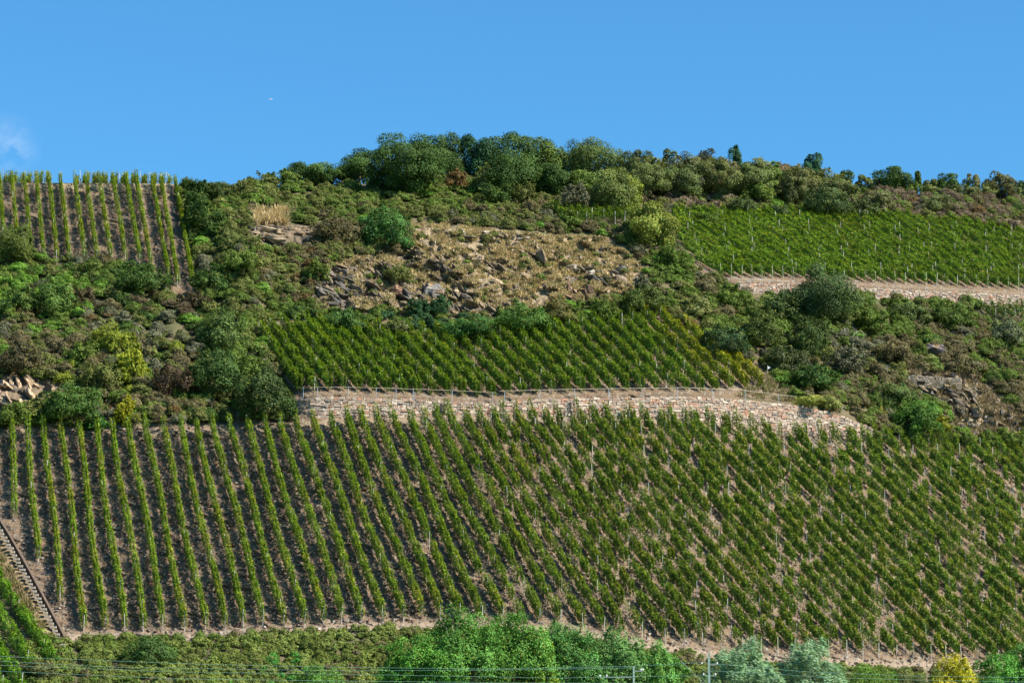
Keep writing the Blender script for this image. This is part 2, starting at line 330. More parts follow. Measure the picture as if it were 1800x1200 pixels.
def plant(name, u, v, w, h, kind, label, cat='bush', seed=None, group=None, tree=False, leaf=.24, dens=1.0, clumps=26, warm=0.0,
          dy=0.0, lo=None, behind=0.0, cr=.34, wand=False, sink=.0, nleaf=None, limbs=5, Dfix=None, frond=0):
    rng = np.random.default_rng(seed if seed is not None else int(u * 7 + v * 13 + w))
    if behind:
        P0 = surf([u], [float(v_c(u)) + 1])[0]; P0 = P0 + np.array([P0[0] / P0[1] * behind, behind, .6])
    elif Dfix: P0 = ray([u], [v], [Dfix])[0]
    else: P0 = surf([u], [v])[0]
    s = P0[1] / F; W = w * s / 2; H = float(ray(u, v - h, P0[1])[2] - P0[2])
    col = PAL[kind] if isinstance(kind, str) else kind
    if not isinstance(kind, str): col = tuple(np.array(col) * np.array([1.18, 1.15, 1.25]) + np.array([.012, .012, .0]))
    if lo is None: lo = -.5 if not tree else -.95
    if tree:
        rz = H * .50; cz = H * .5; r = P0.copy()
    else:
        rz = H * .62; cz = H * .36
    n = int(dens * (3.4 if tree else 2.6) * (4 * math.pi * W * rz * .8) / (leaf * leaf * .5)); n = nleaf or max(60, min(n, 34000))
    LEAF_N[0] += n
    K, nr_, j = crown_points(n, W * .93, W * .85, rz, rng, clumps, cr, lo)
    K[:, 2] += cz - sink
    if frond:
        nf = int(frond); rt = rng.choice(len(K), nf); dr = unit(K[rt] / np.array([W, W, rz]) * .7 + np.array([0, 0, .45]) + .45 * rng.normal(size=(nf, 3)))
        Lf = (.9 + .9 * rng.random(nf)) * (1 if tree else .75); q = rng.integers(nf, size=len(K) // 2); t_ = rng.random(len(q))
        base_ = K[rt][q] * .93; sag = np.stack([0 * t_, 0 * t_, -.55 * Lf[q] * t_ ** 2], -1)
        K2 = base_ + dr[q] * (Lf[q] * t_)[:, None] + sag + rng.normal(size=(len(q), 3)) * (.16 * (1 - .5 * t_))[:, None]
        sel = rng.choice(len(K), len(q), replace=False); K[sel] = K2; j = j.copy(); j[sel] = q % 200; nr_[sel] = unit(np.array([0, 0, .8]) + .7 * rng.normal(size=(len(q), 3)))
    keep = K[:, 2] > -.4; K = K[keep]; nr_ = nr_[keep]
    tone = (.7 + .6 * rng.random(200))[j[keep] % 200]
    if wand:
        V, Q, c = leaves(K, nr_, leaf, rng, ratio=.28, col=np.array(col)[None] * tone[:, None], var=.3, warm=warm,
                         axis=np.array([.9, -.2, -.35]) + 0 * K)
    else:
        V, Q, c = leaves(K, nr_, leaf, rng, col=np.array(col)[None] * tone[:, None], var=.18, warm=warm)
    tb = MB()
    barkc = (.16, .13, .10) if not wand else (.2, .2, .16)
    if tree:
        tr = max(.1, H * .028)
        top = np.array([rng.normal() * .03 * H, 0, H * .75])
        tb.tube([[0, 0, -.5], [.01 * H, 0, H * .15], [.02 * H, .01 * H, H * .4], top], [tr * 1.35, tr, tr * .75, tr * .2], barkc, n=8)
        for k in range(limbs):
            a = 2 * math.pi * (k + rng.random() * .6) / limbs; z0 = H * (.18 + .3 * rng.random())
            e = np.array([math.cos(a) * W * .7, math.sin(a) * W * .6, z0 + H * (.22 + .2 * rng.random())])
            m_ = np.array([math.cos(a) * W * .3, math.sin(a) * W * .3, z0 + H * .08])
            tb.tube([[0.01 * H, 0, z0], m_, e], [tr * .5, tr * .35, tr * .1], barkc, n=6)
        root = empty(name, P0); tag(root, label, cat, group)
        ob('crown', mesh('crown', V, Q, c, [M_leaf]), root)
        tb.build('trunk', [M_bark], root)
        return root
    for k in range(4):
        a = 2 * math.pi * rng.random(); e = np.array([math.cos(a) * W * .5, math.sin(a) * W * .5, H * .75])
        tb.tube([[0, 0, -.3], e * .5 + [0, 0, .1], e], [.05, .035, .012], barkc, n=4)
    Vb = np.concatenate(tb.v); Qb = np.concatenate(tb.q)
    V2 = np.concatenate([V, Vb]); Q2 = np.concatenate([Q, Qb + len(V)]); c2 = np.concatenate([c, np.concatenate(tb.c)])
    mi = np.concatenate([np.zeros(len(Q)), np.ones(len(Qb))])
    o = ob(name, mesh(name, V2, Q2, c2, [M_leaf, M_bark], mi), None, P0)
    tag(o, label, cat, group)
    return o

# ------------------------------------------------------------------ vine rows
pm = MB(); pm.box((0, 0, .95), (.075, .075, 2.2), (.46, .43, .38), taper=.92); pm.box((0, 0, 2.065), (.09, .09, .03), (.40, .38, .34))
POST = mesh('post', np.concatenate(pm.v), np.concatenate(pm.q), np.concatenate(pm.c), [M_wood])
NUMW = ['first', 'second', 'third', 'fourth', 'fifth', 'sixth', 'seventh', 'eighth', 'ninth', 'tenth', 'eleventh', 'twelfth', 'thirteenth', 'fourteenth', 'fifteenth', 'sixteenth', 'seventeenth', 'eighteenth', 'nineteenth']
TENS = {20: ('twentieth', 'twenty'), 30: ('thirtieth', 'thirty'), 40: ('fortieth', 'forty'), 50: ('fiftieth', 'fifty'), 60: ('sixtieth', 'sixty'), 70: ('seventieth', 'seventy'), 80: ('eightieth', 'eighty')}
def ordw(n):
    if n < 20: return NUMW[n - 1]
    t = n // 10 * 10; return TENS[t][0] if n == t else TENS[t][1] + '-' + NUMW[n - t - 1]
TOTAL = [0]
def vine_row(uv, label, group, seed, postv, col=PAL['vine'], hw=.2, h0=.55, h1=2.05, dens=1.0, leaf=.19, gappy=.3, warm=.06, clump=.5, base=None, panel=.3, head=.0):
    rng = np.random.default_rng(seed); uv = np.asarray(uv, float)
    t = np.linspace(0, 1, 60); k = np.linspace(0, 1, len(uv))
    u = np.interp(t, k, uv[:, 0]); v = np.interp(t, k, uv[:, 1])
    P = surf(u, v) if base is None else base(u, v)
    seg = np.linalg.norm(np.diff(P, axis=0), axis=1); s = np.concatenate([[0], np.cumsum(seg)]); Ln = s[-1]
    if Ln < .8: return None
    at = lambda x: np.stack([np.interp(x, s, P[:, i]) for i in range(3)], -1)
    root_p = P[-1]
    pvs = [float(np.clip(a + rng.normal() * 4, v.min() + 1, v.max() - (0 if a < v.max() - 2 else 1))) for a in postv]
    ps = np.array([np.interp(a, v, s) for a in pvs]) if v[-1] > v[0] else np.array([Ln])
    n = int(Ln * (h1 - h0) * 2 * 2.1 / (leaf * leaf * .5 * .9) * .62 * dens)
    x = rng.random(n) * Ln
    # pull leaves towards single vines 1.2 m apart, and thin them where the row is weak
    pc = (np.floor(x / 1.25) + .5) * 1.25; pull = clump * .6
    x = x + (pc - x) * pull * rng.random(n)
    ph = seed * 13.7
    dn = fbm(x / 1.9 + ph, x * 0 + seed * 7.31, 51, 2); pv = vnoise(pc * 3.1 + ph, pc * 0 + 2.3 + seed * 5.17, 52)
    dp = np.min(np.abs((x[:, None] - .15) - ps[None]), 1)
    keep = rng.random(n) < 1 - gappy * smooth(.50, .30, dn) * 1.6 - gappy * 2.3 * (pv < .10 + .26 * gappy) - panel * smooth(.55, .1, dp)
    x = x[keep]; dn = dn[keep]; pv = pv[keep]; n = len(x); vine = vnoise(np.floor(x / 1.25) * 7.3 + ph, x * 0 + seed * 3.3, 57)
    q = at(x); T = unit(at(np.minimum(x + .3, Ln)) - at(np.maximum(x - .3, 0)))
    L_ = unit(np.cross(T, np.array([0, 0, 1.0]))); top = h1 * (.80 + .22 * vnoise(x / .8 + ph, x * 0 + 7.7, 53) + .22 * vine) * (1 - .2 * (pv < .3)) * (1 + head * smooth(3.5, .5, x))
    zz = h0 + (top - h0) * rng.random(n) ** .85
    shoot = rng.random(n) < .08; zz = np.where(shoot, top + .35 * rng.random(n), zz)
    lat = rng.normal(size=n); cd_ = np.clip(np.abs(x - (np.floor(x / 1.25) + .5) * 1.25) / .625, 0, 1); top = top * (1.08 - .28 * clump * cd_ ** 2); zz = np.minimum(zz, top + .35 * shoot)
    wd = hw * (.45 + 1.1 * vnoise(x / .7 + ph, zz / .5, 54)) * (1.2 - .55 * clump * cd_) * (1 - .35 * np.abs((zz - h0) / (top - h0) - .5))
    side = np.sign(lat); off = side * wd * (.55 + .5 * np.abs(lat))
    K = q + L_ * off[:, None]; K[:, 2] += zz
    tp = np.clip((zz - h0) / (top - h0), 0, 1.2)[:, None]; nr_ = unit(L_ * side[:, None] * (1.0 - .75 * tp ** 3) + np.array([0, 0, 1.0]) * (.15 + 1.2 * tp ** 3) + .36 * rng.normal(size=(n, 3)))
    wm = warm * (1 + 4 * smooth(.62, .8, vnoise(x / 3 + ph, x * 0, 55)))
    tone = (.85 + .3 * vnoise(x / 1.3 + ph, zz, 56))[:, None]
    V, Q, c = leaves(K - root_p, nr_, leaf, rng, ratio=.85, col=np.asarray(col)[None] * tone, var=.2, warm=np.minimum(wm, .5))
    # sunlit hedge top painted into the leaf colour, lighter and yellower going up
    lit_top = np.clip((tp[:, 0] - .72) / .28, 0, 1)[:, None] * (.35 + .65 * rng.random((n, 1))); c = np.clip(c * (1 + lit_top * np.array([[1.15, .75, .1]])), 0, .8)
    # woody stems
    sx = np.arange(.6, Ln, 1.25); sx = sx + .15 * rng.normal(size=len(sx)); B = at(sx) - root_p
    m = len(B); th = np.arange(3) * 2.094; ring = np.stack([np.cos(th), np.sin(th), 0 * th], -1) * .032
    lean = rng.normal(size=(m, 3)) * .06; lean[:, 2] = h0 + .55
    SV = np.concatenate([(B[:, None] + ring[None] * 1.3 - [0, 0, .1]), (B[:, None] + lean[:, None] + ring[None] * .8)], 1).reshape(-1, 3)
    bs = np.arange(m)[:, None] * 6
    SQ = np.concatenate([np.stack([bs[:, 0] + a, bs[:, 0] + (a + 1) % 3, bs[:, 0] + 3 + (a + 1) % 3, bs[:, 0] + 3 + a], -1) for a in range(3)])
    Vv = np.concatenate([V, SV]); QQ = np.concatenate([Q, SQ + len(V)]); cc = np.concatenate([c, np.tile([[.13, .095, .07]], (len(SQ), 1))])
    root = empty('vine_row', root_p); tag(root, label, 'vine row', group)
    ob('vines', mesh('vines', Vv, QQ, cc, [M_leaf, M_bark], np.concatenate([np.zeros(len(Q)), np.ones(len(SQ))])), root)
    for pv_ in pvs:
        uu = np.interp(pv_, v, u) if v[-1] > v[0] else np.interp(pv_, v[::-1], u[::-1])
        b = surf([uu], [pv_])[0] if base is None else base(np.array([uu]), np.array([pv_]))[0]
        po = ob('post', POST, root, tuple(b - root_p)); po.rotation_euler = (rng.normal() * .03, rng.normal() * .035, rng.random() * 3)
        po.scale = (1, 1, .92 + .16 * rng.random())
    TOTAL[0] += n
    return root

# lower vineyard: rows as a fan, traced from the photograph
ks = np.arange(-3, 84)
sp_t = np.interp(ks, [-3, 18, 26, 34, 50], [30.3, 30.3, 26, 23, 22.2]); sp_b = np.interp(ks, [-3, 19, 26, 36, 50], [35.4, 35.4, 34, 29, 26.5])
ut = np.zeros(len(ks)); ub = np.zeros(len(ks)); z0 = int(np.where(ks == 0)[0][0]); ut[z0] = 20; ub[z0] = 41
for i in range(z0 + 1, len(ks)): ut[i] = ut[i - 1] + sp_t[i - 1]; ub[i] = ub[i - 1] + sp_b[i - 1]
for i in range(z0 - 1, -1, -1): ut[i] = ut[i + 1] - 30.3; ub[i] = ub[i + 1] - 35.4
stair = C((-100, 760), (0, 925), (45, 1010), (110, 1125), (118, 1130))
rows = []
for i, k in enumerate(ks):
    rr = random.Random(int(k) + 100)
    def ru(v, i=i):
        x = (v - 800) / 310.0; return ut[i] + (ub[i] - ut[i]) * (x + .05 * x * (x - 1)) + 2.2 * math.sin(v / 47.0 + i * 1.3)
    vt = float(v_w0(ru(750))) + 8 + rr.uniform(-2, 9) * (1 if ut[i] > 560 else .3)
    vb = 1100.0
    for _ in range(6): vb = float(v_bot(ru(vb))) - 11 + rr.uniform(-2, 2)
    if ub[i] < 150:
        vb = {-3: 760, -2: 770, -1: 830, 0: 915, 1: 990, 2: 1065}.get(int(k), vb)
    us = [ru(v) for v in np.linspace(vt, vb, 24)]
    if min(us) > 1830 or max(us) < -20: continue
    # cut off what lies far outside the frame
    pts = [(a, b) for a, b in zip(us, np.linspace(vt, vb, 24)) if -25 < a < 1850]
    if len(pts) < 3: continue
    rows.append((k, pts, vt, vb))
nrw = len(rows)
for j, (k, pts, vt, vb) in enumerate(rows):
    rr = random.Random(int(k) * 3 + 5); a = min(max((pts[len(pts) // 2][0] - 500) / 600, 0), 1)
    if j < 30: lb = 'green vine row on pale posts, %s from the left in the big lower vineyard' % ordw(j + 1)
    elif nrw - j <= 28: lb = 'bushy vine row on pale posts, %s from the right in the big lower vineyard' % ordw(nrw - j)
    else: lb = 'slanting vine row in the middle of the lower vineyard, %s from the left' % ordw(j + 1)
    base_col = np.array([.165, .275, .036]) * (1 - a) + np.array([.14, .225, .036]) * a
    pv = [v for v in (767, 806, 842, 880, 921, 963, 1004, 1045, 1082, 1122, 1160) if pts[0][1] + 8 < v < pts[-1][1] - 12][(j % 2)::2] + [pts[0][1] + 1, pts[-1][1]]
    # some rows are interrupted
    vine_row(pts, lb, 'vine rows of the lower vineyard', 1000 + j, pv, base_col, hw=.19 + .12 * a, h0=.45 + .2 * a, h1=2.05 + .2 * a, dens=1.35 + .85 * a,
             gappy=.2 + .22 * a, warm=.10 if a < .3 else .07, clump=.25 + .6 * a, panel=.25 + .6 * a, head=.2 + .14 * a)

# upper left vineyard
tops = [-24, -2, 20, 42, 63, 85, 105, 130, 150, 173, 197, 220, 238, 267, 282, 307]
for j, tu in enumerate(tops):
    sh = 6 + j * 1.75; vt = [322, 323][j % 2] + (6 if j > 12 else 0)
    vb = float(C((0, 420), (50, 445), (80, 464), (250, 466), (275, 486), (295, 500), (330, 514))(tu + sh * .9))
    pts = [(tu + sh * (x ** 1.0), vt + (vb - vt) * x) for x in np.linspace(0, 1, 14)]
    vine_row(pts, 'tall narrow vine row in the upper left vineyard, %s from the left' % ordw(j + 1), 'vine rows of the upper left vineyard', 2000 + j,
             [vt + 1, 360 + j % 3 * 3, 405, 445, vb], (.165, .265, .036), hw=.16, h0=.45, h1=2.0, gappy=.3, warm=.12, clump=.3, leaf=.19, dens=1.1)
def crest_base(d0):
    def f(u, v):
        P = surf(u, v_c(u) + 1); t = d0 + (330 - v) * .8
        P[:, 0] *= (P[:, 1] + t) / P[:, 1]; P[:, 1] += t; P[:, 2] += .6 + .03 * t; return P
    return f
for j, uu in enumerate([4, 22, 44, 58, 78, 142, 160, 176, 192, 210, 228, 246, 262, 278, 292]):
    vine_row([(uu - 1, 318), (uu, 330)], 'short vine row showing over the crest of the upper left vineyard, %s from the left' % ordw(j + 1),
             'vine rows beyond the left crest', 2100 + j, [330, 319], (.20, .27, .034), hw=.55, h0=.35, h1=1.6 + .2 * math.sin(j * 2.1), gappy=.05, warm=.15, leaf=.21, dens=1.5, base=crest_base(2.5))

# middle vineyard above the stone wall
mt = C((452, 578), (540, 575), (700, 590), (840, 592), (960, 578), (1060, 573), (1165, 556), (1290, 630), (1350, 662))
mrows = []
for j in range(33):
    b = 527 + 26.2 * j; vb = float(v_w1(b)) - 7 - (0 if b < 1250 else (b - 1250) * .15); sl_ = np.interp(j, [0, 6, 30], [1.45, 1.08, .98])
    pts = []
    for v in np.arange(vb, 545, -4):
        u_ = b - (vb - v) / sl_
        if v < float(mt(u_)) or u_ < 450 + max(0, (v - 575)) * .25: break
        pts.append((u_, v))
    if len(pts) < 3 or b > 1340: continue
    mrows.append(pts[::-1])
for j, pts in enumerate(mrows):
    yl = max(0, min(1, (j - len(mrows) + 5) / 4.0))
    lb = ('dense vine row in the middle terrace vineyard, %s from the left' % ordw(j + 1)) if yl == 0 else ('yellowing vine row in the middle terrace vineyard, %s from its right end' % ordw(len(mrows) - j))
    vine_row(pts, lb, 'vine rows of the middle vineyard', 3000 + j, [pts[0][1] + 2, 620 + 9 * (j % 3), 658 + 6 * (j % 2), pts[-1][1] - 9][:4 if j % 2 else 3] if len(pts) > 14 else [pts[0][1], pts[-1][1]],
             np.array([.14, .235, .034]) * (1 - yl) + np.array([.29, .34, .036]) * yl, hw=.29, h0=.42, h1=2.2, gappy=.2, warm=.04 + .2 * yl, clump=.4, leaf=.21, dens=2.1, panel=.75)

# upper right vineyard
tt = C((1180, 377), (1400, 377), (1600, 387), (1700, 396), (1850, 418), (2400, 500)); lt = C((370, 1172), (430, 1190), (470, 1230), (495, 1266))
urows = []
for j in range(44):
    b = 1270 + 18.0 * j; vb = float(v_x1(b)) - 7; sl_ = np.interp(j, [0, 30, 44], [.56, .62, .66]); pts = []
    for v in np.arange(vb, 365, -3):
        u_ = b - (vb - v) / sl_
        if v < float(tt(u_)) or u_ < float(lt(v)): break
        pts.append((u_, v))
    pts = [p for p in pts if p[0] < 1840][::-1]
    if len(pts) >= 3: urows.append(pts)
for j, pts in enumerate(urows):
    f = j / 40.0; 
    lb = ('vine row slanting across the upper right vineyard, %s from its left corner' % ordw(j + 1)) if j < 24 else ('vine row slanting across the upper right vineyard, %s from its right end' % ordw(len(urows) - j))
    pv = [v for v in np.arange(500 - 8 * (j % 3), 380, -36) if pts[0][1] + 5 < v < pts[-1][1] - 8] + [pts[-1][1]]
    vine_row(pts, lb, 'vine rows of the upper right vineyard', 4000 + j, pv, np.array([.16, .275, .038]) * (1 - .12 * f), hw=.25, h0=.42, h1=1.75, gappy=.15, warm=.05, leaf=.22, dens=1.7, clump=.4)
for j in range(9):
    uu = 972 + 16.5 * j
    vine_row([(uu, 372), (uu + 28, 396)], 'short vine row below the pale round tree, %s from the left' % ordw(j + 1), 'short vine rows below the ridge trees', 4100 + j,
             [394], (.12, .20, .035), hw=.35, h0=.3, h1=1.9, gappy=.1, warm=.03, leaf=.24, dens=.8)
for j in range(6):
    uu = 1722 + 17 * j
    vine_row([(uu, 545), (uu + 30, 566)], 'short vine row below the upper stone wall at the right edge, %s from the left' % ordw(j + 1), 'short vine rows under the upper wall', 4200 + j,
             [546, 565], (.09, .15, .03), hw=.3, h0=.4, h1=1.9, gappy=.2, leaf=.22, dens=.8)
# corner vineyard, bottom left, nearer
def corner_base(u, v):
    D = 331 - (v - 1000) * .055; return ray(u, v + 14, D)
for j, (a, b, c, d) in enumerate([(-30, 990, 92, 1175), (-45, 1030, 62, 1195), (-60, 1065, 42, 1225), (-70, 1110, 20, 1245)]):
    vine_row([(a + (c - a) * x, b + (d - b) * x) for x in np.linspace(0, 1, 10)], 'lush green vine row in the bottom left corner, %s from the stairs' % ordw(j + 1), 'vine rows in the bottom left corner',
             4300 + j, [b + 30, b + 90, d - 20], (.13, .28, .034), hw=.36, h0=.2, h1=1.9, gappy=.08, warm=.03, leaf=.19, dens=1.4)
print('vine leaves', TOTAL[0])
# ------------------------------------------------------------------ stone walls
def stone_wall(name, us, vt, vb, label, cols, sl=.42, shh=.24, off=.34, seed=1, cap=True, dfun=None, mortar=(.36, .30, .25)):
    rng = np.random.default_rng(seed); us = np.arange(us[0], us[1] + .1, 3.0)
    T = np.array([vt(u) for u in us], float); B = np.array([vb(u) for u in us], float)
    D = depth(us, (T + B) / 2) - off if dfun is None else dfun(us)
    D = np.convolve(np.pad(D, 6, mode='edge'), np.ones(13) / 13, 'valid')
    PT = ray(us, T, D); PB = ray(us, B + 3, D); PB[:, 2] -= .15
    root_p = PB[len(us) // 2].copy(); mb = MB()
    # core
    n = len(us); tg = np.gradient(PT, axis=0)[:, :2]; tg /= np.linalg.norm(tg, axis=1)[:, None]; nb = np.stack([-tg[:, 1], tg[:, 0], 0 * tg[:, 0]], -1)
    fb, ft, bt, bb = PB + nb * .06, PT + nb * .06 - [0, 0, .06], PT + nb * .55 - [0, 0, .06], PB + nb * .55
    V = np.stack([fb, ft, bt, bb], 1).reshape(-1, 3); Q = []
    for i in range(n - 1):
        a = i * 4; b = a + 4; Q += [[a, b, b + 1, a + 1], [a + 1, b + 1, b + 2, a + 2], [a + 2, b + 2, b + 3, a + 3]]
    Q += [[0, 1, 2, 3], [n * 4 - 4, n * 4 - 3, n * 4 - 2, n * 4 - 1]]
    mb.add(V, Q, mortar)
    s = np.concatenate([[0], np.cumsum(np.linalg.norm(np.diff(PT, axis=0)[:, :2], axis=1))]); Ln = s[-1]
    hmax = (PT - PB)[:, 2].max(); nc = max(1, int(hmax / shh))
    for c in range(nc + 1):
        x = rng.random() * sl
        while x < Ln - .1:
            w = sl * (.4 + 1.3 * rng.random() ** 1.4); xm = min(x + w / 2, Ln)
            b = np.array([np.interp(xm, s, PB[:, k]) for k in range(3)]); t = np.array([np.interp(xm, s, PT[:, k]) for k in range(3)])
            h = (t[2] - b[2]); z = (c + .5) / nc * hmax + .03 * rng.normal()
            # courses follow the top edge
            z = h - z if True else z
            if z > -.05 and z < h:
                i = min(int(np.searchsorted(s, xm)), n - 1); th = math.atan2(tg[i][1], tg[i][0]) + .05 * rng.normal(); tl = .06 * rng.normal()
                R = np.array([[math.cos(th), -math.sin(th), 0], [math.sin(th), math.cos(th), 0], [0, 0, 1]]) @ np.array([[math.cos(tl), 0, math.sin(tl)], [0, 1, 0], [-math.sin(tl), 0, math.cos(tl)]])
                q = np.array([b[0], b[1], b[2] + z]) + nb[i] * (.03 - .05 * rng.random())
                cc = np.array(cols[rng.integers(len(cols))]) * (.74 + .25 * rng.random()) * np.array([1.02, .95, .9])
                mb.box(q + [0, 0, .05 * rng.normal()], (w * .96, .16, hmax / nc * (.68 + .42 * rng.random())), cc, R=R, taper=.75 + .25 * rng.random(), jit=rng)
            x += w
    o = mb.build(name, [M_stone], None, tuple(root_p), off=root_p)
    tag(o, label, 'stone wall'); return PT
WCOL = [(.48, .39, .32), (.55, .47, .39), (.48, .28, .20), (.44, .31, .24), (.37, .31, .27), (.50, .35, .27), (.62, .54, .46), (.34, .28, .24), (.42, .35, .30), (.51, .41, .34)]
stone_wall('retaining_wall', (522, 1576), v_w1, v_w0, 'long pale pink and cream stone retaining wall between the lower and middle vineyards', WCOL, seed=3, sl=.58, shh=.33)
stone_wall('retaining_wall', (1296, 1396), lambda u: v_x1(u) + 1, v_x0, 'short stone wall with white rail left of the tall round bush under the upper right vineyard', WCOL, seed=4, sl=.5, shh=.28)
stone_wall('retaining_wall', (1498, 1850), lambda u: v_x1(u) + 1, v_x0, 'pink stone retaining wall below the upper right vineyard running to the right edge', WCOL, seed=5, sl=.5, shh=.28)
DCOL = [(.36, .28, .18), (.30, .24, .17), (.24, .19, .14), (.42, .34, .23)]
stone_wall('dry_stone_wall', (448, 545), C((448, 398), (470, 395), (545, 399)), C((448, 412), (545, 409)), 'low tan dry stone wall under the tuft of dry grass on the left of the cliff', DCOL, seed=6, sl=.4, shh=.22, off=.8)
GCOL = [(.20, .19, .16), (.27, .25, .21), (.15, .14, .12), (.24, .20, .15)]
stone_wall('dry_stone_wall', (1588, 1692), C((1588, 662), (1600, 659), (1692, 664)), C((1588, 674), (1692, 680)), 'grey dry stone wall crowning the dark outcrop on the right slope', GCOL, seed=8, sl=.38, shh=.22, off=1.2)

# ------------------------------------------------------------------ railings
def railing(pts, posts, base_v, label, hcol=(.42, .33, .22), pcol=(.34, .42, .50), off=.15, rr=.03, dtop=None):
    """pts: handrail (u, v); posts: list of u; base_v: foot of the posts"""
    pts = np.array(pts, float)
    dd = (lambda u: depth(u, base_v(u) + 2) - off) if dtop is None else dtop
    us = np.linspace(pts[0, 0], pts[-1, 0], max(2, int(abs(pts[-1, 0] - pts[0, 0]) / 25) + 2)); vs = np.interp(us, pts[:, 0], pts[:, 1])
    H = ray(us, vs, np.array([float(dd(u)) for u in us])); p0 = ray(pts[0, 0], float(base_v(pts[0, 0])), float(dd(pts[0, 0])))
    root = empty('railing', p0); tag(root, label, 'railing')
    m = MB(); m.tube(H - p0, rr, hcol, n=6); m.build('handrail', [M_metal], root)
    for u in posts:
        D = float(dd(u)); b = ray(u, float(base_v(u)) + 2, D); t = ray(u, float(np.interp(u, pts[:, 0], pts[:, 1])), D); t[0] = b[0]
        m = MB(); m.tube([[0, 0, 0], [0, 0, t[2] - b[2]]], rr * 1.25, pcol, n=6); m.build('rail_post', [M_metal], root, tuple(b - p0))
railing([(523, 681), (600, 680), (706, 682.7)], [533, 558, 612, 661, 696], v_w1, 'grey railing on the left end of the long retaining wall')
railing([(705, 683), (796, 686), (872, 690)], [726, 795, 866], v_w1, 'sagging railing section with wooden handrail left of the dip in the long wall')
railing([(878, 687), (1000, 684), (1200, 681), (1300, 685), (1400, 697)], [887, 949, 1010, 1070, 1130, 1191, 1252, 1310, 1369], v_w1, 'long railing with pale handrail on the middle and right part of the long wall')
railing([(728, 689), (785, 705), (847, 726)], [729, 788, 846], lambda u: np.interp(u, [728, 847], [700, 738]), 'thin sloping handrail coming down the face of the long wall', rr=.022, dtop=lambda u: depth(u, 715) - 1.0)
railing([(1462, 708), (1488, 717)], [1481], lambda u: 723, 'short piece of blue railing right of the yellow creeper', dtop=lambda u: depth(u, 724) - .6)
railing([(1270, 489), (1300, 490), (1388, 494)], [1279, 1299, 1318, 1336, 1353, 1371, 1387], v_x1, 'white rail on the short wall left of the tall round bush', hcol=(.55, .5, .42), pcol=(.5, .48, .44))
railing([(1495, 498), (1600, 504), (1700, 509), (1840, 519)], list(range(1502, 1840, 19)), v_x1, 'thin rail along the upper right retaining wall', hcol=(.42, .36, .3), pcol=(.5, .48, .44), rr=.02)

# ------------------------------------------------------------------ stairs at bottom left
sp0, sp1 = (0, 922), (118, 1136)
N_ST = 34; root = None
for i in range(N_ST):
    f = (i + .5) / N_ST; u = sp0[0] + (sp1[0] - sp0[0]) * (f ** .94); v = sp0[1] + (sp1[1] - sp0[1]) * f
    p = surf([u - 6], [v + 5])[0]; p[1] -= .55; p[2] += .26
    if root is None:
        r0 = p.copy(); root = empty('stairway', r0); tag(root, 'narrow pale concrete stairs with rusty side wall beside the lower vineyard at left', 'stairs')
        wm = MB(); prev = None
    m = MB(); m.box((.04, 0, 0), (.58 + .14 * math.sin(i * 2.3), .62, .26), (.40, .34, .28)); m.build('step', [M_stone], root, tuple(p - r0))
wp = []
for f in np.linspace(-.03, 1.0, 30):
    u = sp0[0] + (sp1[0] - sp0[0]) * (max(f, 0) ** .94) + min(f, 0) * 60; v = sp0[1] + (sp1[1] - sp0[1]) * f; q = surf([u + 3], [v])[0]; q[1] -= .3; wp.append(q - r0)
wp = np.array(wp); V = []; 
for q in wp: V += [q + [-.09, 0, -.3], q + [-.09, 0, .34], q + [.09, 0, .34], q + [.09, 0, -.3]]
Q = []
for i in range(len(wp) - 1):
    a = 4 * i; b = a + 4; Q += [[a, a + 1, b + 1, b], [a + 1, a + 2, b + 2, b + 1], [a + 2, a + 3, b + 3, b + 2]]
m = MB(); m.add(V, Q, (.12, .085, .065)); m.build('side_wall', [M_stone], root)
Vc = []
for q in wp: Vc += [q + [-.13, 0, .343], q + [-.13, 0, .40], q + [.13, 0, .40], q + [.13, 0, .343]]
m = MB(); m.add(Vc, Q, (.17, .12, .09)); m.build('coping', [M_stone], root)

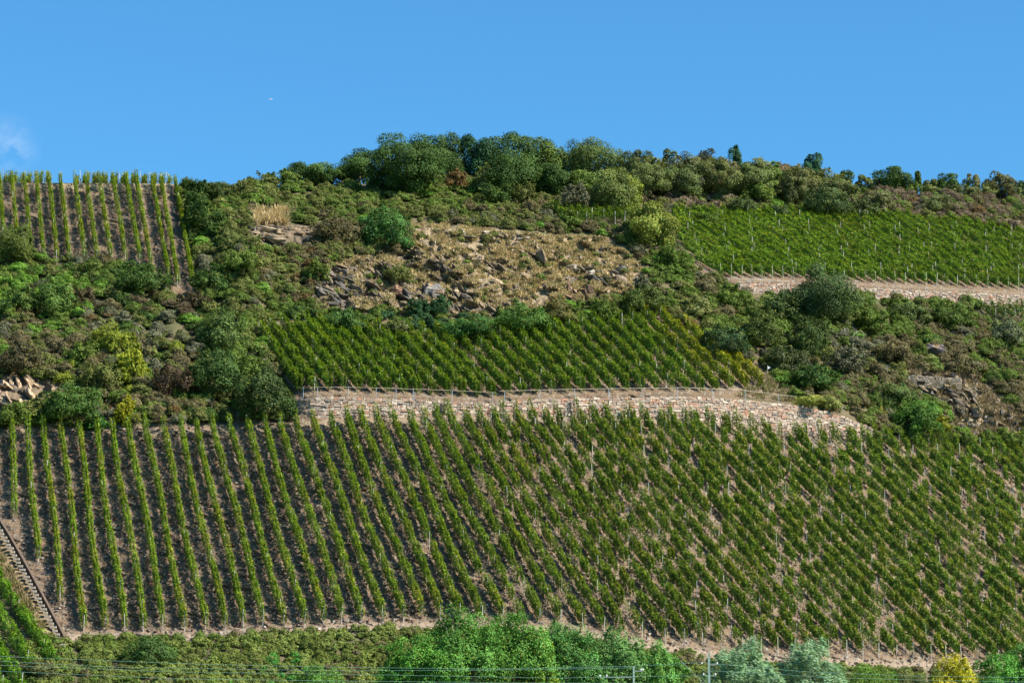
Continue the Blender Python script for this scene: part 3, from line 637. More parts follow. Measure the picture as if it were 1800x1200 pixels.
# ------------------------------------------------------------------ rocks
def rock(u, v, w, h, tone, label, seed, tilt=.5, cut=.72, depthk=.8, strata=.5):
    rng = np.random.default_rng(seed); P0 = surf([u], [v])[0]; s = P0[1] / F; W = w * s / 2; H = h * s / 2 * 1.2
    nu_, nv_ = 40, 26; th = np.linspace(0, 2 * math.pi, nu_, endpoint=False); ph = np.linspace(-1.5, 1.5, nv_)
    D = np.stack([np.cos(ph)[:, None] * np.cos(th), np.cos(ph)[:, None] * np.sin(th), np.sin(ph)[:, None] + 0 * th], -1).reshape(-1, 3)
    X = D.copy()
    for k in range(16):
        n_ = unit(rng.normal(size=3)); dd = cut * (.8 + .4 * rng.random()); e = X @ n_ - dd; X -= np.maximum(e, 0)[:, None] * n_
    ax = unit(np.array([math.sin(tilt), .25, math.cos(tilt)])); hh = X @ ax
    st = (vnoise(hh * 9 + seed, 0 * hh, 61) - .5) * .5 * strata + (vnoise(hh * 22 + seed, 0 * hh + 3, 62) - .5) * .25 * strata
    X *= (1 + st + (vnoise(X[:, 0] * 4 + seed, X[:, 2] * 4, 63) - .5) * .25)[:, None]
    X = X * np.array([W, W * depthk, H]); X[:, 2] += H * .35
    idx = np.arange(nu_ * nv_).reshape(nv_, nu_); Q = np.stack([idx[:-1], np.roll(idx, -1, 1)[:-1], np.roll(idx, -1, 1)[1:], idx[1:]], -1).reshape(-1, 4)
    cf = X[Q].mean(1); tn = np.array(tone)[None] * (.65 + .7 * vnoise((cf @ ax) / .25 + seed, 0 * cf[:, 0] + 5, 64))[:, None]
    ru_ = vnoise(cf[:, 0] * 1.2 + seed, cf[:, 2] * 1.2, 65) > .66; tn = np.where(ru_[:, None], np.array([.30, .20, .12]), tn)
    o = ob('rock', mesh('rock', X, Q, tn, [M_rock]), None, P0); tag(o, label, 'rock', 'rocks on the slopes')
GR, DK, TN, RD, PL = (.21, .19, .165), (.10, .09, .08), (.36, .27, .17), (.25, .14, .09), (.45, .40, .33)
ROCKS = [


 (702, 518, 34, 24, RD, 'rusty brown rock left of the big rounded boulder', .3),
 (762, 518, 52, 30, (.25, .225, .205), 'big rounded grey boulder in the middle of the cliff', .2),



 (1002, 476, 32, 16, PL, 'whitish rock right of the cliff centre', .3), (1040, 488, 26, 16, PL, 'small whitish rock between two dark rocks on the right of the cliff', .3),
 (1092, 476, 24, 12, GR, 'small grey rock high at the right end of the cliff', .2),
 (1120, 502, 22, 16, DK, 'small black rock at the right end of the cliff', .2),
 (870, 500, 36, 16, TN, 'tan stone in dry grass left of the whitish rocks', .4),


 (1640, 622, 48, 26, (.15, .12, .12), 'dark rock with a green tuft on the right slope', .3),

]
for i, (u, v, w, h, tone, lb, tl) in enumerate(ROCKS): rock(u, v, w, h, tone, lb, 300 + i, tilt=tl)

# small loose stones and clods over the cliff and the fields
def outcrop(u, v, w, h, tone, label, seed, n=14, dip=.6, size=1.0):
    rng = np.random.default_rng(seed); P0 = surf([u], [v])[0]; s = P0[1] / F; VV_, QQ_, CC_ = [], [], []; off = 0
    nu_, nv_ = 18, 11; th = np.linspace(0, 2 * math.pi, nu_, endpoint=False); ph = np.linspace(-1.5, 1.5, nv_)
    D = np.stack([np.cos(ph)[:, None] * np.cos(th), np.cos(ph)[:, None] * np.sin(th), np.sin(ph)[:, None] + 0 * th], -1).reshape(-1, 3)
    idx = np.arange(nu_ * nv_).reshape(nv_, nu_); Q = np.stack([idx[:-1], np.roll(idx, -1, 1)[:-1], np.roll(idx, -1, 1)[1:], idx[1:]], -1).reshape(-1, 4)
    for k in range(n):
        X = D.copy()
        for _ in range(12):
            a = unit(rng.normal(size=3) * [1, 1, 1.4]); e = X @ a - .55 * (.8 + .5 * rng.random()); X -= np.maximum(e, 0)[:, None] * a
        L = (.5 + 1.1 * rng.random() ** 1.5) * size; X = X * np.array([L * 1.25, L * .8, L * (.25 + .3 * rng.random())])
        d_ = dip + .25 * rng.normal(); R_ = np.array([[math.cos(d_), 0, math.sin(d_)], [0, 1, 0], [-math.sin(d_), 0, math.cos(d_)]]); X = X @ R_.T
        a = .5 * rng.normal(); R_ = np.array([[math.cos(a), -math.sin(a), 0], [math.sin(a), math.cos(a), 0], [0, 0, 1]]); X = X @ R_.T
        while True:
            a, b = rng.uniform(-1, 1, 2)
            if a * a + b * b < 1: break
        c = surf([u + a * w / 2], [v - h / 2 + b * h / 2])[0] - P0; c[2] += .1
        cf = (X + 0)[Q].mean(1); tn = np.array(tone) * (.35 + .55 * rng.random()) * (.8 + .4 * vnoise(cf @ (R_ @ np.array([math.sin(d_), 0, math.cos(d_)])) / .12 + k, 0 * cf[:, 0], 66))[:, None]
        if rng.random() < .3: tn = tn * .5 + np.array([.32, .22, .13]) * .5
        VV_.append(X + c); QQ_.append(Q + off); CC_.append(tn); off += len(X)
    tag(ob('rock_outcrop', mesh('rock_outcrop', np.concatenate(VV_), np.concatenate(QQ_), np.concatenate(CC_), [M_rock]), None, P0), label, 'rock outcrop', 'rocky outcrops of the cliff')
for i, o_ in enumerate([
 (592, 545, 74, 46, (.22, .19, .165), 'broken grey outcrop at the lower left corner of the cliff', 26, .5), (612, 505, 70, 36, (.20, .165, .14), 'brown outcrop above the broken grey one at the left of the cliff', 18, .5), (690, 505, 60, 46, (.19, .155, .13), 'dark ledges left of the big rounded boulder', 16, .6),
 (660, 480, 50, 24, (.16, .13, .11), 'dark ledges just below the bright green round bush', 10, .6), (795, 540, 90, 60, (.17, .14, .115), 'dark shattered slabs right of the big rounded boulder', 30, .75), (840, 556, 84, 30, (.30, .24, .17), 'tan shattered slabs at the foot of the cliff', 20, .75),
 (785, 488, 70, 22, (.18, .145, .115), 'thin dark ledges above the big rounded boulder', 10, .65), (885, 484, 56, 22, (.34, .26, .17), 'tan ledges in the middle of the dry grass', 12, .5), (945, 458, 60, 26, (.30, .22, .14), 'orange brown ledges high in the dry grass', 12, .6),
 (1010, 480, 44, 14, (.40, .35, .29), 'line of whitish stones right of the cliff centre', 12, .4), (1068, 505, 56, 28, (.25, .21, .17), 'grey ledges at the right part of the cliff', 18, .6), (860, 425, 150, 14, (.36, .30, .22), 'crumbled stones along the top rim of the cliff', 34, .2),
 (575, 520, 50, 40, (.18, .155, .13), 'dark crag at the far left edge of the cliff', 26, .6), (735, 535, 60, 26, (.19, .16, .135), 'grey crag between the big boulder and the round bluish bushes', 14, .7), (650, 530, 60, 34, (.20, .165, .13), 'brown crag at the lower edge of the cliff left of the big boulder', 18, .6), (745, 465, 50, 24, (.22, .17, .12), 'brown ledge right of the bright green bush', 18, .5), (1020, 540, 40, 40, (.26, .16, .11), 'reddish crag at the lower right of the cliff', 14, 1.0),
 (1640, 706, 96, 44, (.17, .16, .14), 'dark shattered outcrop below the grey dry stone wall', 30, .6), (1698, 718, 52, 34, (.25, .20, .15), 'brown ledges right below the grey dry stone wall', 24, .7), (1745, 764, 50, 24, (.20, .19, .18), 'grey ledges low on the slope at the right', 8, .5),
 (40, 712, 110, 44, (.85, .58, .38), 'orange tan ledges at the left edge', 26, .9), (480, 428, 70, 26, (.56, .43, .28), 'tan ledges under the tan dry stone wall', 18, .3)]):
    outcrop(*o_[:6], 500 + i, n=o_[6], dip=o_[7], size=(.66 if o_[3] < 20 else .95))
def scatter_stones(name, poly, n, s0, s1, cols, label, seed):
    rng = np.random.default_rng(seed); pp = np.array(poly); u = rng.uniform(max(pp[:, 0].min(), -20), min(pp[:, 0].max(), 1820), n * 2); v = rng.uniform(pp[:, 1].min(), pp[:, 1].max(), n * 2)
    k = inpoly(u, v, poly); u = u[k][:n]; v = v[k][:n]; P = surf(u, v); n = len(u)
    cube = np.array([[x, y, z] for z in (-1, 1) for y in (-1, 1) for x in (-1, 1)], float) * .5
    sz = (s0 + (s1 - s0) * rng.random(n) ** 3)[:, None] * np.stack([.8 + .9 * rng.random(n), .8 + .5 * rng.random(n), .35 + .5 * rng.random(n)], -1)
    j = cube[None] * sz[:, None] * (.7 + .6 * rng.random((n, 8, 3))); a = rng.random(n) * 6.28
    X = np.stack([j[..., 0] * np.cos(a)[:, None] - j[..., 1] * np.sin(a)[:, None], j[..., 0] * np.sin(a)[:, None] + j[..., 1] * np.cos(a)[:, None], j[..., 2]], -1) + P[:, None] + np.array([0, -.03, .03])
    f = np.array([[0, 2, 3, 1], [4, 5, 7, 6], [0, 1, 5, 4], [2, 6, 7, 3], [0, 4, 6, 2], [1, 3, 7, 5]])
    Q = (np.arange(n)[:, None, None] * 8 + f[None]).reshape(-1, 4); c = np.repeat(np.array(cols)[rng.integers(len(cols), size=n)] * (.7 + .6 * rng.random((n, 1))), 6, 0)
    tag(ob(name, mesh(name, X.reshape(-1, 3), Q, c, [M_stone])), label, 'stones', kind='stuff')
scatter_stones('rubble', P_ROCK, 2200, .08, .55, [(.27, .21, .15), TN, (.40, .32, .22), (.30, .22, .14), (.17, .14, .11)], 'loose rubble strewn over the dry grass cliff', 71)
scatter_stones('rubble', P_RROCK, 500, .12, .8, [GR, TN, DK], 'loose stones around the outcrop on the right slope', 72)
scatter_stones('slate_chips', [(-20, 760), (520, 745), (1200, 740), (1820, 800), (1820, 1185), (1300, 1160), (760, 1108), (110, 1124), (0, 930)], 22000, .07, .38, [(.24, .19, .15), (.33, .28, .24), (.16, .11, .09), (.20, .11, .08)], 'stone chips and dead leaves on the soil between the vine rows', 73)

# ------------------------------------------------------------------ dry grass on the cliff
def grass(name, poly, n, hgt, cols, label, seed, jit=10, lean=.5, gd=lambda u, v: 1.0):
    rng = np.random.default_rng(seed); pp = np.array(poly); u = rng.uniform(max(pp[:, 0].min() - 8, -20), min(pp[:, 0].max() + 8, 1820), n * 3); v = rng.uniform(pp[:, 1].min() - 5, pp[:, 1].max() + 5, n * 3)
    d = fbm(u / 16, v / 10, seed, 3); k = inpoly(u + (d - .5) * jit * 3, v, poly) & (d > .42) & (rng.random(len(u)) < gd(u, v)); u = u[k][:n]; v = v[k][:n]; n = len(u); P = surf(u, v); d = fbm(u / 16, v / 10, seed, 3)
    # tufts: three blades fanned out from a root
    K = 4; P = np.repeat(P, K, 0); hh = hgt * (.5 + rng.random(n * K)) * np.repeat(.5 + 1.1 * d, K); dr = rng.normal(size=(n * K, 3)) * lean; dr[:, 2] = 1; dr = unit(dr)
    side = unit(np.cross(dr, rng.normal(size=(n * K, 3)))) * (.045 * (.6 + rng.random((n * K, 1)))); P = P + rng.normal(size=P.shape) * [.12, .12, .02]
    tip = P + dr * hh[:, None] + np.array([0, -.1, -.05]) * hh[:, None]; mid = P + dr * hh[:, None] * .55
    V = np.stack([P - side, mid + side * 1.4, tip, mid - side * 1.4], 1).reshape(-1, 3); Q = np.arange(len(V)).reshape(-1, 4)
    c = np.array(cols)[(np.repeat(d * 17 % 1, K) * len(cols)).astype(int) % len(cols)] * (.75 + .5 * rng.random((n * K, 1)))
    tag(ob(name, mesh(name, V, Q, c, [M_grass])), label, 'grass', kind='stuff')
TG = [(.58, .42, .22), (.50, .36, .19), (.64, .49, .30), (.34, .27, .12), (.42, .28, .15), (.26, .25, .09)]
grass('dry_grass', P_ROCK, 36000, .36, TG, 'tall dry tan grass covering the cliff', 81, gd=lambda u, v: .25 + .75 * smooth(40, -30, (v - 440) * .9 - (u - 700) * .35))
grass('dry_grass', P_RROCK, 3000, .6, [(.30, .22, .13), (.24, .19, .10), (.34, .25, .17)], 'dry brown grass around the outcrop on the right slope', 82)
grass('dry_grass', [(450, 398), (455, 378), (505, 378), (510, 398)], 900, 1.3, TG[:3], 'tuft of tall blond grass above the tan dry stone wall', 83, jit=2)
grass('dry_grass', [(-20, 925), (-12, 950), (95, 1136), (80, 1160), (0, 1030), (-20, 1020)], 2600, .7, [(.30, .22, .12), (.16, .16, .05), (.36, .26, .15)], 'brown grass on the bank left of the stairs', 84, jit=3)
grass('dry_grass', [(1320, 668), (1352, 655), (1480, 718), (1400, 708), (1300, 698)], 1500, .5, [(.30, .24, .13), (.24, .22, .09), (.34, .27, .18)], 'dry brown grass at the right end of the middle terrace', 86, jit=2)
grass('dry_grass', [(1470, 760), (1580, 778), (1800, 790), (1800, 812), (1600, 792)], 1500, .6, TG, 'dry orange grass above the head of the lower vineyard at the right', 85, jit=3)

# ------------------------------------------------------------------ scrub (uncountable low cover)
BL = [  # local colours of the cover seen in the photograph: u, v, radius, kind, strength
 (60, 520, 90, 'bright', .8), (230, 510, 80, 'dark', .7), (90, 620, 110, 'brown', .7), (250, 600, 120, 'grey', .5), (300, 545, 60, 'maroon', .6), (200, 650, 60, 'yellow', .5),
 (60, 740, 60, 'mid', .7), (250, 700, 60, 'brown', .8), (400, 560, 60, 'olive', .6), (430, 480, 90, 'olive', .8), (470, 440, 50, 'mid', .6), (520, 480, 50, 'brown', .8), (600, 415, 60, 'brown', .9), (380, 400, 60, 'olive', .6),
 (520, 360, 110, 'olive', .7), (700, 370, 90, 'olive', .8), (870, 390, 90, 'olive', .8), (1000, 400, 80, 'brown', .7), (800, 350, 60, 'mid', .7), (650, 345, 80, 'mid', .7), (620, 575, 90, 'mid', .7), (760, 575, 70, 'teal', .7), (950, 560, 80, 'bright', .5),
 (1080, 560, 60, 'olive', .7), (1180, 490, 90, 'mid', .7), (1230, 530, 60, 'brown', .6), (1300, 560, 90, 'mid', .7), (1560, 580, 100, 'mid', .7), (1500, 620, 90, 'grey', .6), (1650, 560, 100, 'mid', .8), (1700, 630, 100, 'brown', .7), (1620, 640, 80, 'brown', .8),
 (1770, 600, 80, 'mid', .6), (1540, 680, 90, 'brown', .8), (1490, 740, 50, 'brown', .6), (1780, 700, 80, 'brown', .8), (1250, 350, 120, 'heath', .5), (1180, 320, 110, 'olive', .6), (1380, 340, 120, 'olive', .7), (1600, 360, 140, 'heath', .9), (1760, 375, 100, 'heath', .8), (1250, 370, 60, 'heath', .8), (1120, 365, 50, 'heath', .8)]
ACC = [('bright', .07), ('dark', .06), ('mid', .38), ('olive', .36), ('brown', .08), ('grey', .06), ('russet', .01)]
NSC = [0]
def scrub(name, poly, n, r0, r1, label, seed, leaf=.18, acc=ACC, avoid=(), local=.75, hk=.85, dens=1.0, cat='scrub', blobs=BL):
    rng = np.random.default_rng(seed); pp = np.array(poly, float); u = rng.uniform(pp[:, 0].min(), pp[:, 0].max(), n * 6); v = rng.uniform(pp[:, 1].min(), pp[:, 1].max(), n * 6)
    k = inpoly(u, v, poly)
    for a in avoid: k &= ~inpoly(u, v, a)
    k &= v > v_c(u) + 1
    u = u[k][:n]; v = v[k][:n]; n = len(u); P = surf(u, v); r = r0 + (r1 - r0) * rng.random(n) ** 1.6
    names = [a[0] for a in acc]; w = np.array([a[1] for a in acc]); q_ = fbm(u / 48, v / 30, seed, 3) + .13 * rng.normal(size=n); q_ = np.argsort(np.argsort(q_)) / max(n, 1); kind = np.minimum(np.searchsorted(np.cumsum(w / w.sum()), q_), len(names) - 1)
    col = np.array([PAL[x] for x in names])[kind]
    for (bu, bv, br, bk, st) in blobs:
        d2 = ((u - bu) / br) ** 2 + ((v - bv) / (br * .6)) ** 2; h = (rng.random(n) < st * local * np.exp(-d2 * .9)); col[h] = np.array(PAL[bk])
    col = col * (.84 + .32 * rng.random((n, 1)))
    cnt = np.maximum(30, (dens * 26 * r * r / (leaf * leaf))).astype(int); b = np.repeat(np.arange(n), cnt); m = len(b); NSC[0] += m
    d = unit(rng.normal(size=(m, 3))); d[:, 2] = np.where(d[:, 2] < -.25, -d[:, 2], d[:, 2])
    th = np.arctan2(d[:, 1], d[:, 0]); lump = vnoise(th * 1.6 + b * 3.3, d[:, 2] * 2.6 + b * 1.7, 91); rad = r[b] * (.55 + .6 * lump) * (1 - .4 * rng.random(m) ** 2.5)
    hk_ = hk * (.8 + .5 * rng.random(n))
    C_ = P[b] + d * rad[:, None] * np.stack([np.ones(m), np.ones(m) * .9, hk_[b]], -1); C_[:, 2] += (r * .25)[b]
    nr_ = d + .5 * rng.normal(size=(m, 3)) + [0, 0, .3]
    V, Q, c = leaves(C_, nr_, leaf, rng, col=col[b] * (.85 + .3 * lump)[:, None], var=.18, warm=.02)
    c = np.clip(c, .004, 1); tag(ob(name, mesh(name, V, Q, c, [M_leaf])), label, cat, kind='stuff')
AV = [[(1712, 536), (1840, 540), (1840, 572), (1735, 570)], [(952, 372), (1140, 370), (1160, 402), (985, 402)], P_TAN3, P_LOW, P_MID, P_UL, P_UR, P_ROCK, P_TAN2, P_RROCK, [(515, 690), (1100, 690), (1330, 696), (1400, 712), (1590, 778), (1590, 795), (515, 760)], [(1265, 490), (1850, 505), (1850, 540), (1290, 518)]]
scrub('scrub', [(-30, 440), (60, 452), (270, 470), (300, 535), (350, 530), (340, 440), (470, 440), (545, 540), (560, 560), (460, 572), (520, 700), (510, 740), (-30, 752)], 1700, .5, 1.7, 'mixed green, brown and yellow scrub on the slope left of the cliff', 91, avoid=AV)
scrub('scrub', [(305, 322), (500, 330), (750, 318), (1000, 314), (1180, 318), (1180, 380), (1130, 440), (1060, 416), (720, 396), (560, 400), (480, 385), (430, 440), (340, 450)], 1700, .45, 1.5, 'olive and brown scrub between the cliff top and the ridge wood', 92, avoid=AV)
scrub('scrub', [(1170, 318), (1400, 328), (1600, 342), (1840, 356), (1840, 415), (1700, 394), (1600, 386), (1400, 378), (1170, 380)], 950, .5, 1.5, 'purple brown heath and olive scrub along the right ridge', 93, avoid=AV)
scrub('scrub', [(545, 530), (700, 535), (830, 555), (1080, 525), (1145, 500), (1110, 440), (1180, 385), (1190, 440), (1270, 500), (1280, 520), (1180, 560), (1060, 572), (840, 592), (700, 588), (560, 575)], 650, .45, 1.3, 'green scrub at the foot of the cliff above the middle vineyard', 94, avoid=AV)
scrub('scrub', [(1165, 560), (1240, 500), (1290, 518), (1500, 525), (1850, 545), (1850, 800), (1590, 782), (1480, 725), (1390, 700), (1350, 650), (1290, 625)], 1800, .5, 1.7, 'brown, grey and green scrub on the slope right of the middle vineyard', 95, avoid=AV)
scrub('scrub', [(560, 430), (720, 400), (1080, 420), (1140, 500), (1000, 545), (820, 560), (560, 545)], 170, .3, .95, 'small low shrubs scattered over the dry cliff', 96, acc=[('olive', .5), ('mid', .3), ('brown', .3)], local=.2)
scrub('bramble', [(100, 1122), (340, 1124), (600, 1108), (790, 1106), (1000, 1122), (1150, 1146), (1300, 1166), (1650, 1180), (1850, 1192), (1850, 1260), (60, 1260), (40, 1130)], 3600, .45, 1.05, 'olive green bramble bank along the foot of the lower vineyard', 97, leaf=.17, acc=[('bram', .75), ('olive', .25), ('mid', .12), ('brown', .05)], blobs=[(260, 1140, 60, 'mid', .6), (640, 1165, 60, 'brown', .35), (480, 1190, 60, 'fresh', .3)], cat='bramble', dens=.9)
scrub('scrub', [(455, 440), (520, 414), (640, 402), (725, 398), (725, 446), (620, 458), (566, 474), (556, 545), (500, 540), (440, 500)], 420, .45, 1.3, 'reddish brown scrub left of the cliff below the tan dry stone wall', 98, avoid=AV, acc=[('brown', .5), ('russet', .1), ('olive', .4)], local=.3)
print('scrub leaves', NSC[0])

# ------------------------------------------------------------------ trees of the ridge wood
def T(u, v, w, h, kind, label, behind=0, **k): plant(k.pop('name', 'broadleaf_tree'), u, v, w, h, kind, label, cat=k.pop('cat', 'tree'), tree=True, behind=behind, **k)
def B(u, v, w, h, kind, label, **k): plant(k.pop('name', 'bush'), u, v, w, h, kind, label, cat=k.pop('cat', 'bush'), **k)
T(540, 330, 110, 44, 'dark', 'low spreading dark tree at the left end of the ridge wood', 5, clumps=40, leaf=.27)
T(632, 334, 92, 66, 'dark', 'dark round tree between the low left tree and the big oak on the ridge', 4, clumps=44, leaf=.27)
T(712, 345, 142, 106, 'dark', 'biggest dark oak standing at the front left of the ridge wood', 0, clumps=90, leaf=.26, cr=.24)
T(775, 318, 96, 86, 'dark', 'tall dark tree on the skyline just right of the biggest oak', 12, clumps=50, leaf=.27)
T(838, 318, 84, 80, 'teal', 'dark bluish green tree on the skyline between two dark summit trees', 12, clumps=44, leaf=.27)
T(903, 318, 120, 82, 'dark', 'broad dark tree at the summit of the ridge wood', 10, clumps=60, leaf=.27)
T(962, 318, 80, 66, 'mid', 'green tree sloping down right of the summit tree', 8, clumps=40, leaf=.27)
T(900, 348, 100, 70, 'dark', 'dark tree standing in front of the summit of the ridge wood', 0, clumps=44, leaf=.27)
T(970, 350, 80, 62, 'dark', 'dark tree at the front right of the ridge wood above the small vines', 0, clumps=40, leaf=.27)
T(1045, 318, 122, 72, (.075, .115, .03), 'wide yellowish green tree on the skyline right of the ridge wood', 8, clumps=60, leaf=.27)
T(1030, 352, 80, 50, 'mid', 'mid green tree below the wide yellowish skyline tree', 0, clumps=40, leaf=.27)
T(1120, 320, 70, 54, (.08, .105, .035), 'olive tree on the skyline above the scrub right of the wide tree', 5, clumps=34, leaf=.27)
T(1176, 318, 56, 54, 'olive', 'thin spiky olive tree on the skyline', 4, clumps=18, leaf=.26, dens=.5, cr=.26)
T(1245, 318, 66, 50, (.07, .07, .03), 'flat topped brownish green tree on the skyline', 6, clumps=30, leaf=.27)
T(1293, 318, 36, 60, 'teal', 'pointed blue green tree poking above the skyline', 8, clumps=22, leaf=.26, name='conifer_tree', dens=.8)
T(1330, 326, 62, 46, 'olive', 'olive tree right of the pointed blue green tree', 4, clumps=30, leaf=.27)
T(1376, 330, 56, 46, (.17, .13, .06), 'orange brown autumn tree on the right ridge', 4, clumps=26, leaf=.27, dens=.8)
T(1425, 326, 50, 54, 'teal', 'dark tree with a pointed top alone above the right ridge', 6, clumps=24, leaf=.27)
T(1485, 332, 36, 34, 'dark', 'small round dark tree on the skyline right of the pointed dark tree', 5, clumps=22, leaf=.26)
T(1521, 336, 32, 28, 'olive', 'small olive tree left of the big dark ridge tree', 4, clumps=20, leaf=.26)
T(1566, 342, 76, 48, 'dark', 'broad dark round tree on the right ridge', 2, clumps=44, leaf=.27)
T(1612, 340, 20, 40, 'mid', 'slim tree beside the broad dark tree on the right ridge', 4, clumps=14, leaf=.25)
T(1636, 344, 40, 28, 'olive', 'low olive tree between the slim tree and a dark one on the right ridge', 3, clumps=22, leaf=.26)
T(1666, 346, 56, 42, 'dark', 'dark tree on the skyline with a ragged top near the right', 4, clumps=30, leaf=.27)
T(1711, 350, 34, 44, (.15, .15, .04), 'yellowish tree on the skyline near the right edge', 4, clumps=20, leaf=.26, dens=.8)
T(1758, 356, 60, 50, (.10, .10, .035), 'olive orange tree second from the right edge on the skyline', 2, clumps=34, leaf=.26)
T(1797, 358, 36, 36, 'dark', 'dark tree on the skyline at the right edge', 4, clumps=24, leaf=.26)
T(1078, 376, 92, 74, (.13, .17, .045), 'pale green round tree standing over the short vine rows', 0, clumps=60, leaf=.26, limbs=8)
T(1110, 366, 44, 58, 'yellow', 'yellow green tree right behind the pale round tree', 0, clumps=24, leaf=.26)
T(1450, 575, 118, 102, (.06, .10, .035), 'tall round green bush tree in front of the upper stone wall', 0, clumps=60, leaf=.26)
T(1146, 436, 96, 74, (.165, .20, .035), 'yellow green walnut like tree left of the upper right vineyard', 0, clumps=44, leaf=.28)
for t in [
 (1142, 318, 60, 38, 'olive', 'olive bush on the skyline left of the spiky tree'), (1208, 318, 66, 42, (.12, .13, .05), 'greyish olive bush on the skyline right of the spiky tree'), (1272, 320, 60, 36, (.13, .12, .05), 'brownish bush on the skyline below the pointed blue green tree'),
 (1350, 326, 50, 38, 'mid', 'green bush on the skyline left of the orange brown tree'), (1402, 328, 50, 34, (.14, .13, .05), 'olive bush on the skyline left of the lone pointed dark tree'), (1452, 330, 50, 28, 'olive', 'olive bush on the skyline right of the lone pointed dark tree'),
 (1545, 340, 40, 20, 'olive', 'low olive bush touching the left side of the broad dark ridge tree'), (1592, 342, 44, 22, 'mid', 'low green bush behind the slim tree on the right ridge'), (1690, 350, 50, 24, (.11, .13, .05), 'low grey green bush left of the yellowish skyline tree'), (1732, 354, 44, 26, 'olive', 'low olive bush right of the yellowish skyline tree'), (1780, 358, 40, 24, 'olive', 'low olive bush near the right end of the skyline'),
 (590, 328, 60, 34, 'dark', 'low dark bush linking the low left tree with the ridge wood'), (500, 328, 70, 22, 'mid', 'low green bush at the far left foot of the ridge wood'), (460, 330, 60, 18, 'olive', 'low olive bush on the skyline halfway to the ridge wood')]:
    plant('bush', t[0], t[1], t[2] * 1.3, t[3] * 1.12, *t[4:], cat='bush', behind=2.5, leaf=.25, clumps=44, cr=.25, frond=40)
for t in [
 (1135, 350, 90, 62, (.12, .15, .045), 'olive tree on the ridge slope right of the yellow green tree'), (1195, 352, 96, 66, (.105, .14, .045), 'soft grey green tree below the skyline, left of the flat topped tree'), (1262, 350, 96, 70, (.125, .145, .045), 'broad olive tree below the pointed blue green tree'),
 (1322, 352, 90, 64, (.10, .135, .04), 'dull green tree on the ridge slope left of the orange brown tree'), (1405, 356, 84, 60, (.13, .14, .05), 'grey olive tree below the lone pointed dark tree'), (1470, 362, 80, 48, (.11, .135, .045), 'soft olive tree in front of the small round dark skyline tree'),
 (1540, 368, 70, 34, (.13, .14, .055), 'low grey olive bush in front of the broad dark ridge tree'), (1640, 374, 80, 32, (.12, .14, .05), 'low olive bush in front of the ragged dark skyline tree')]:
    plant('broadleaf_tree' if t[3] > 40 else 'bush', *t, cat='tree' if t[3] > 40 else 'bush', tree=t[3] > 40, leaf=.24, clumps=54, cr=.24)
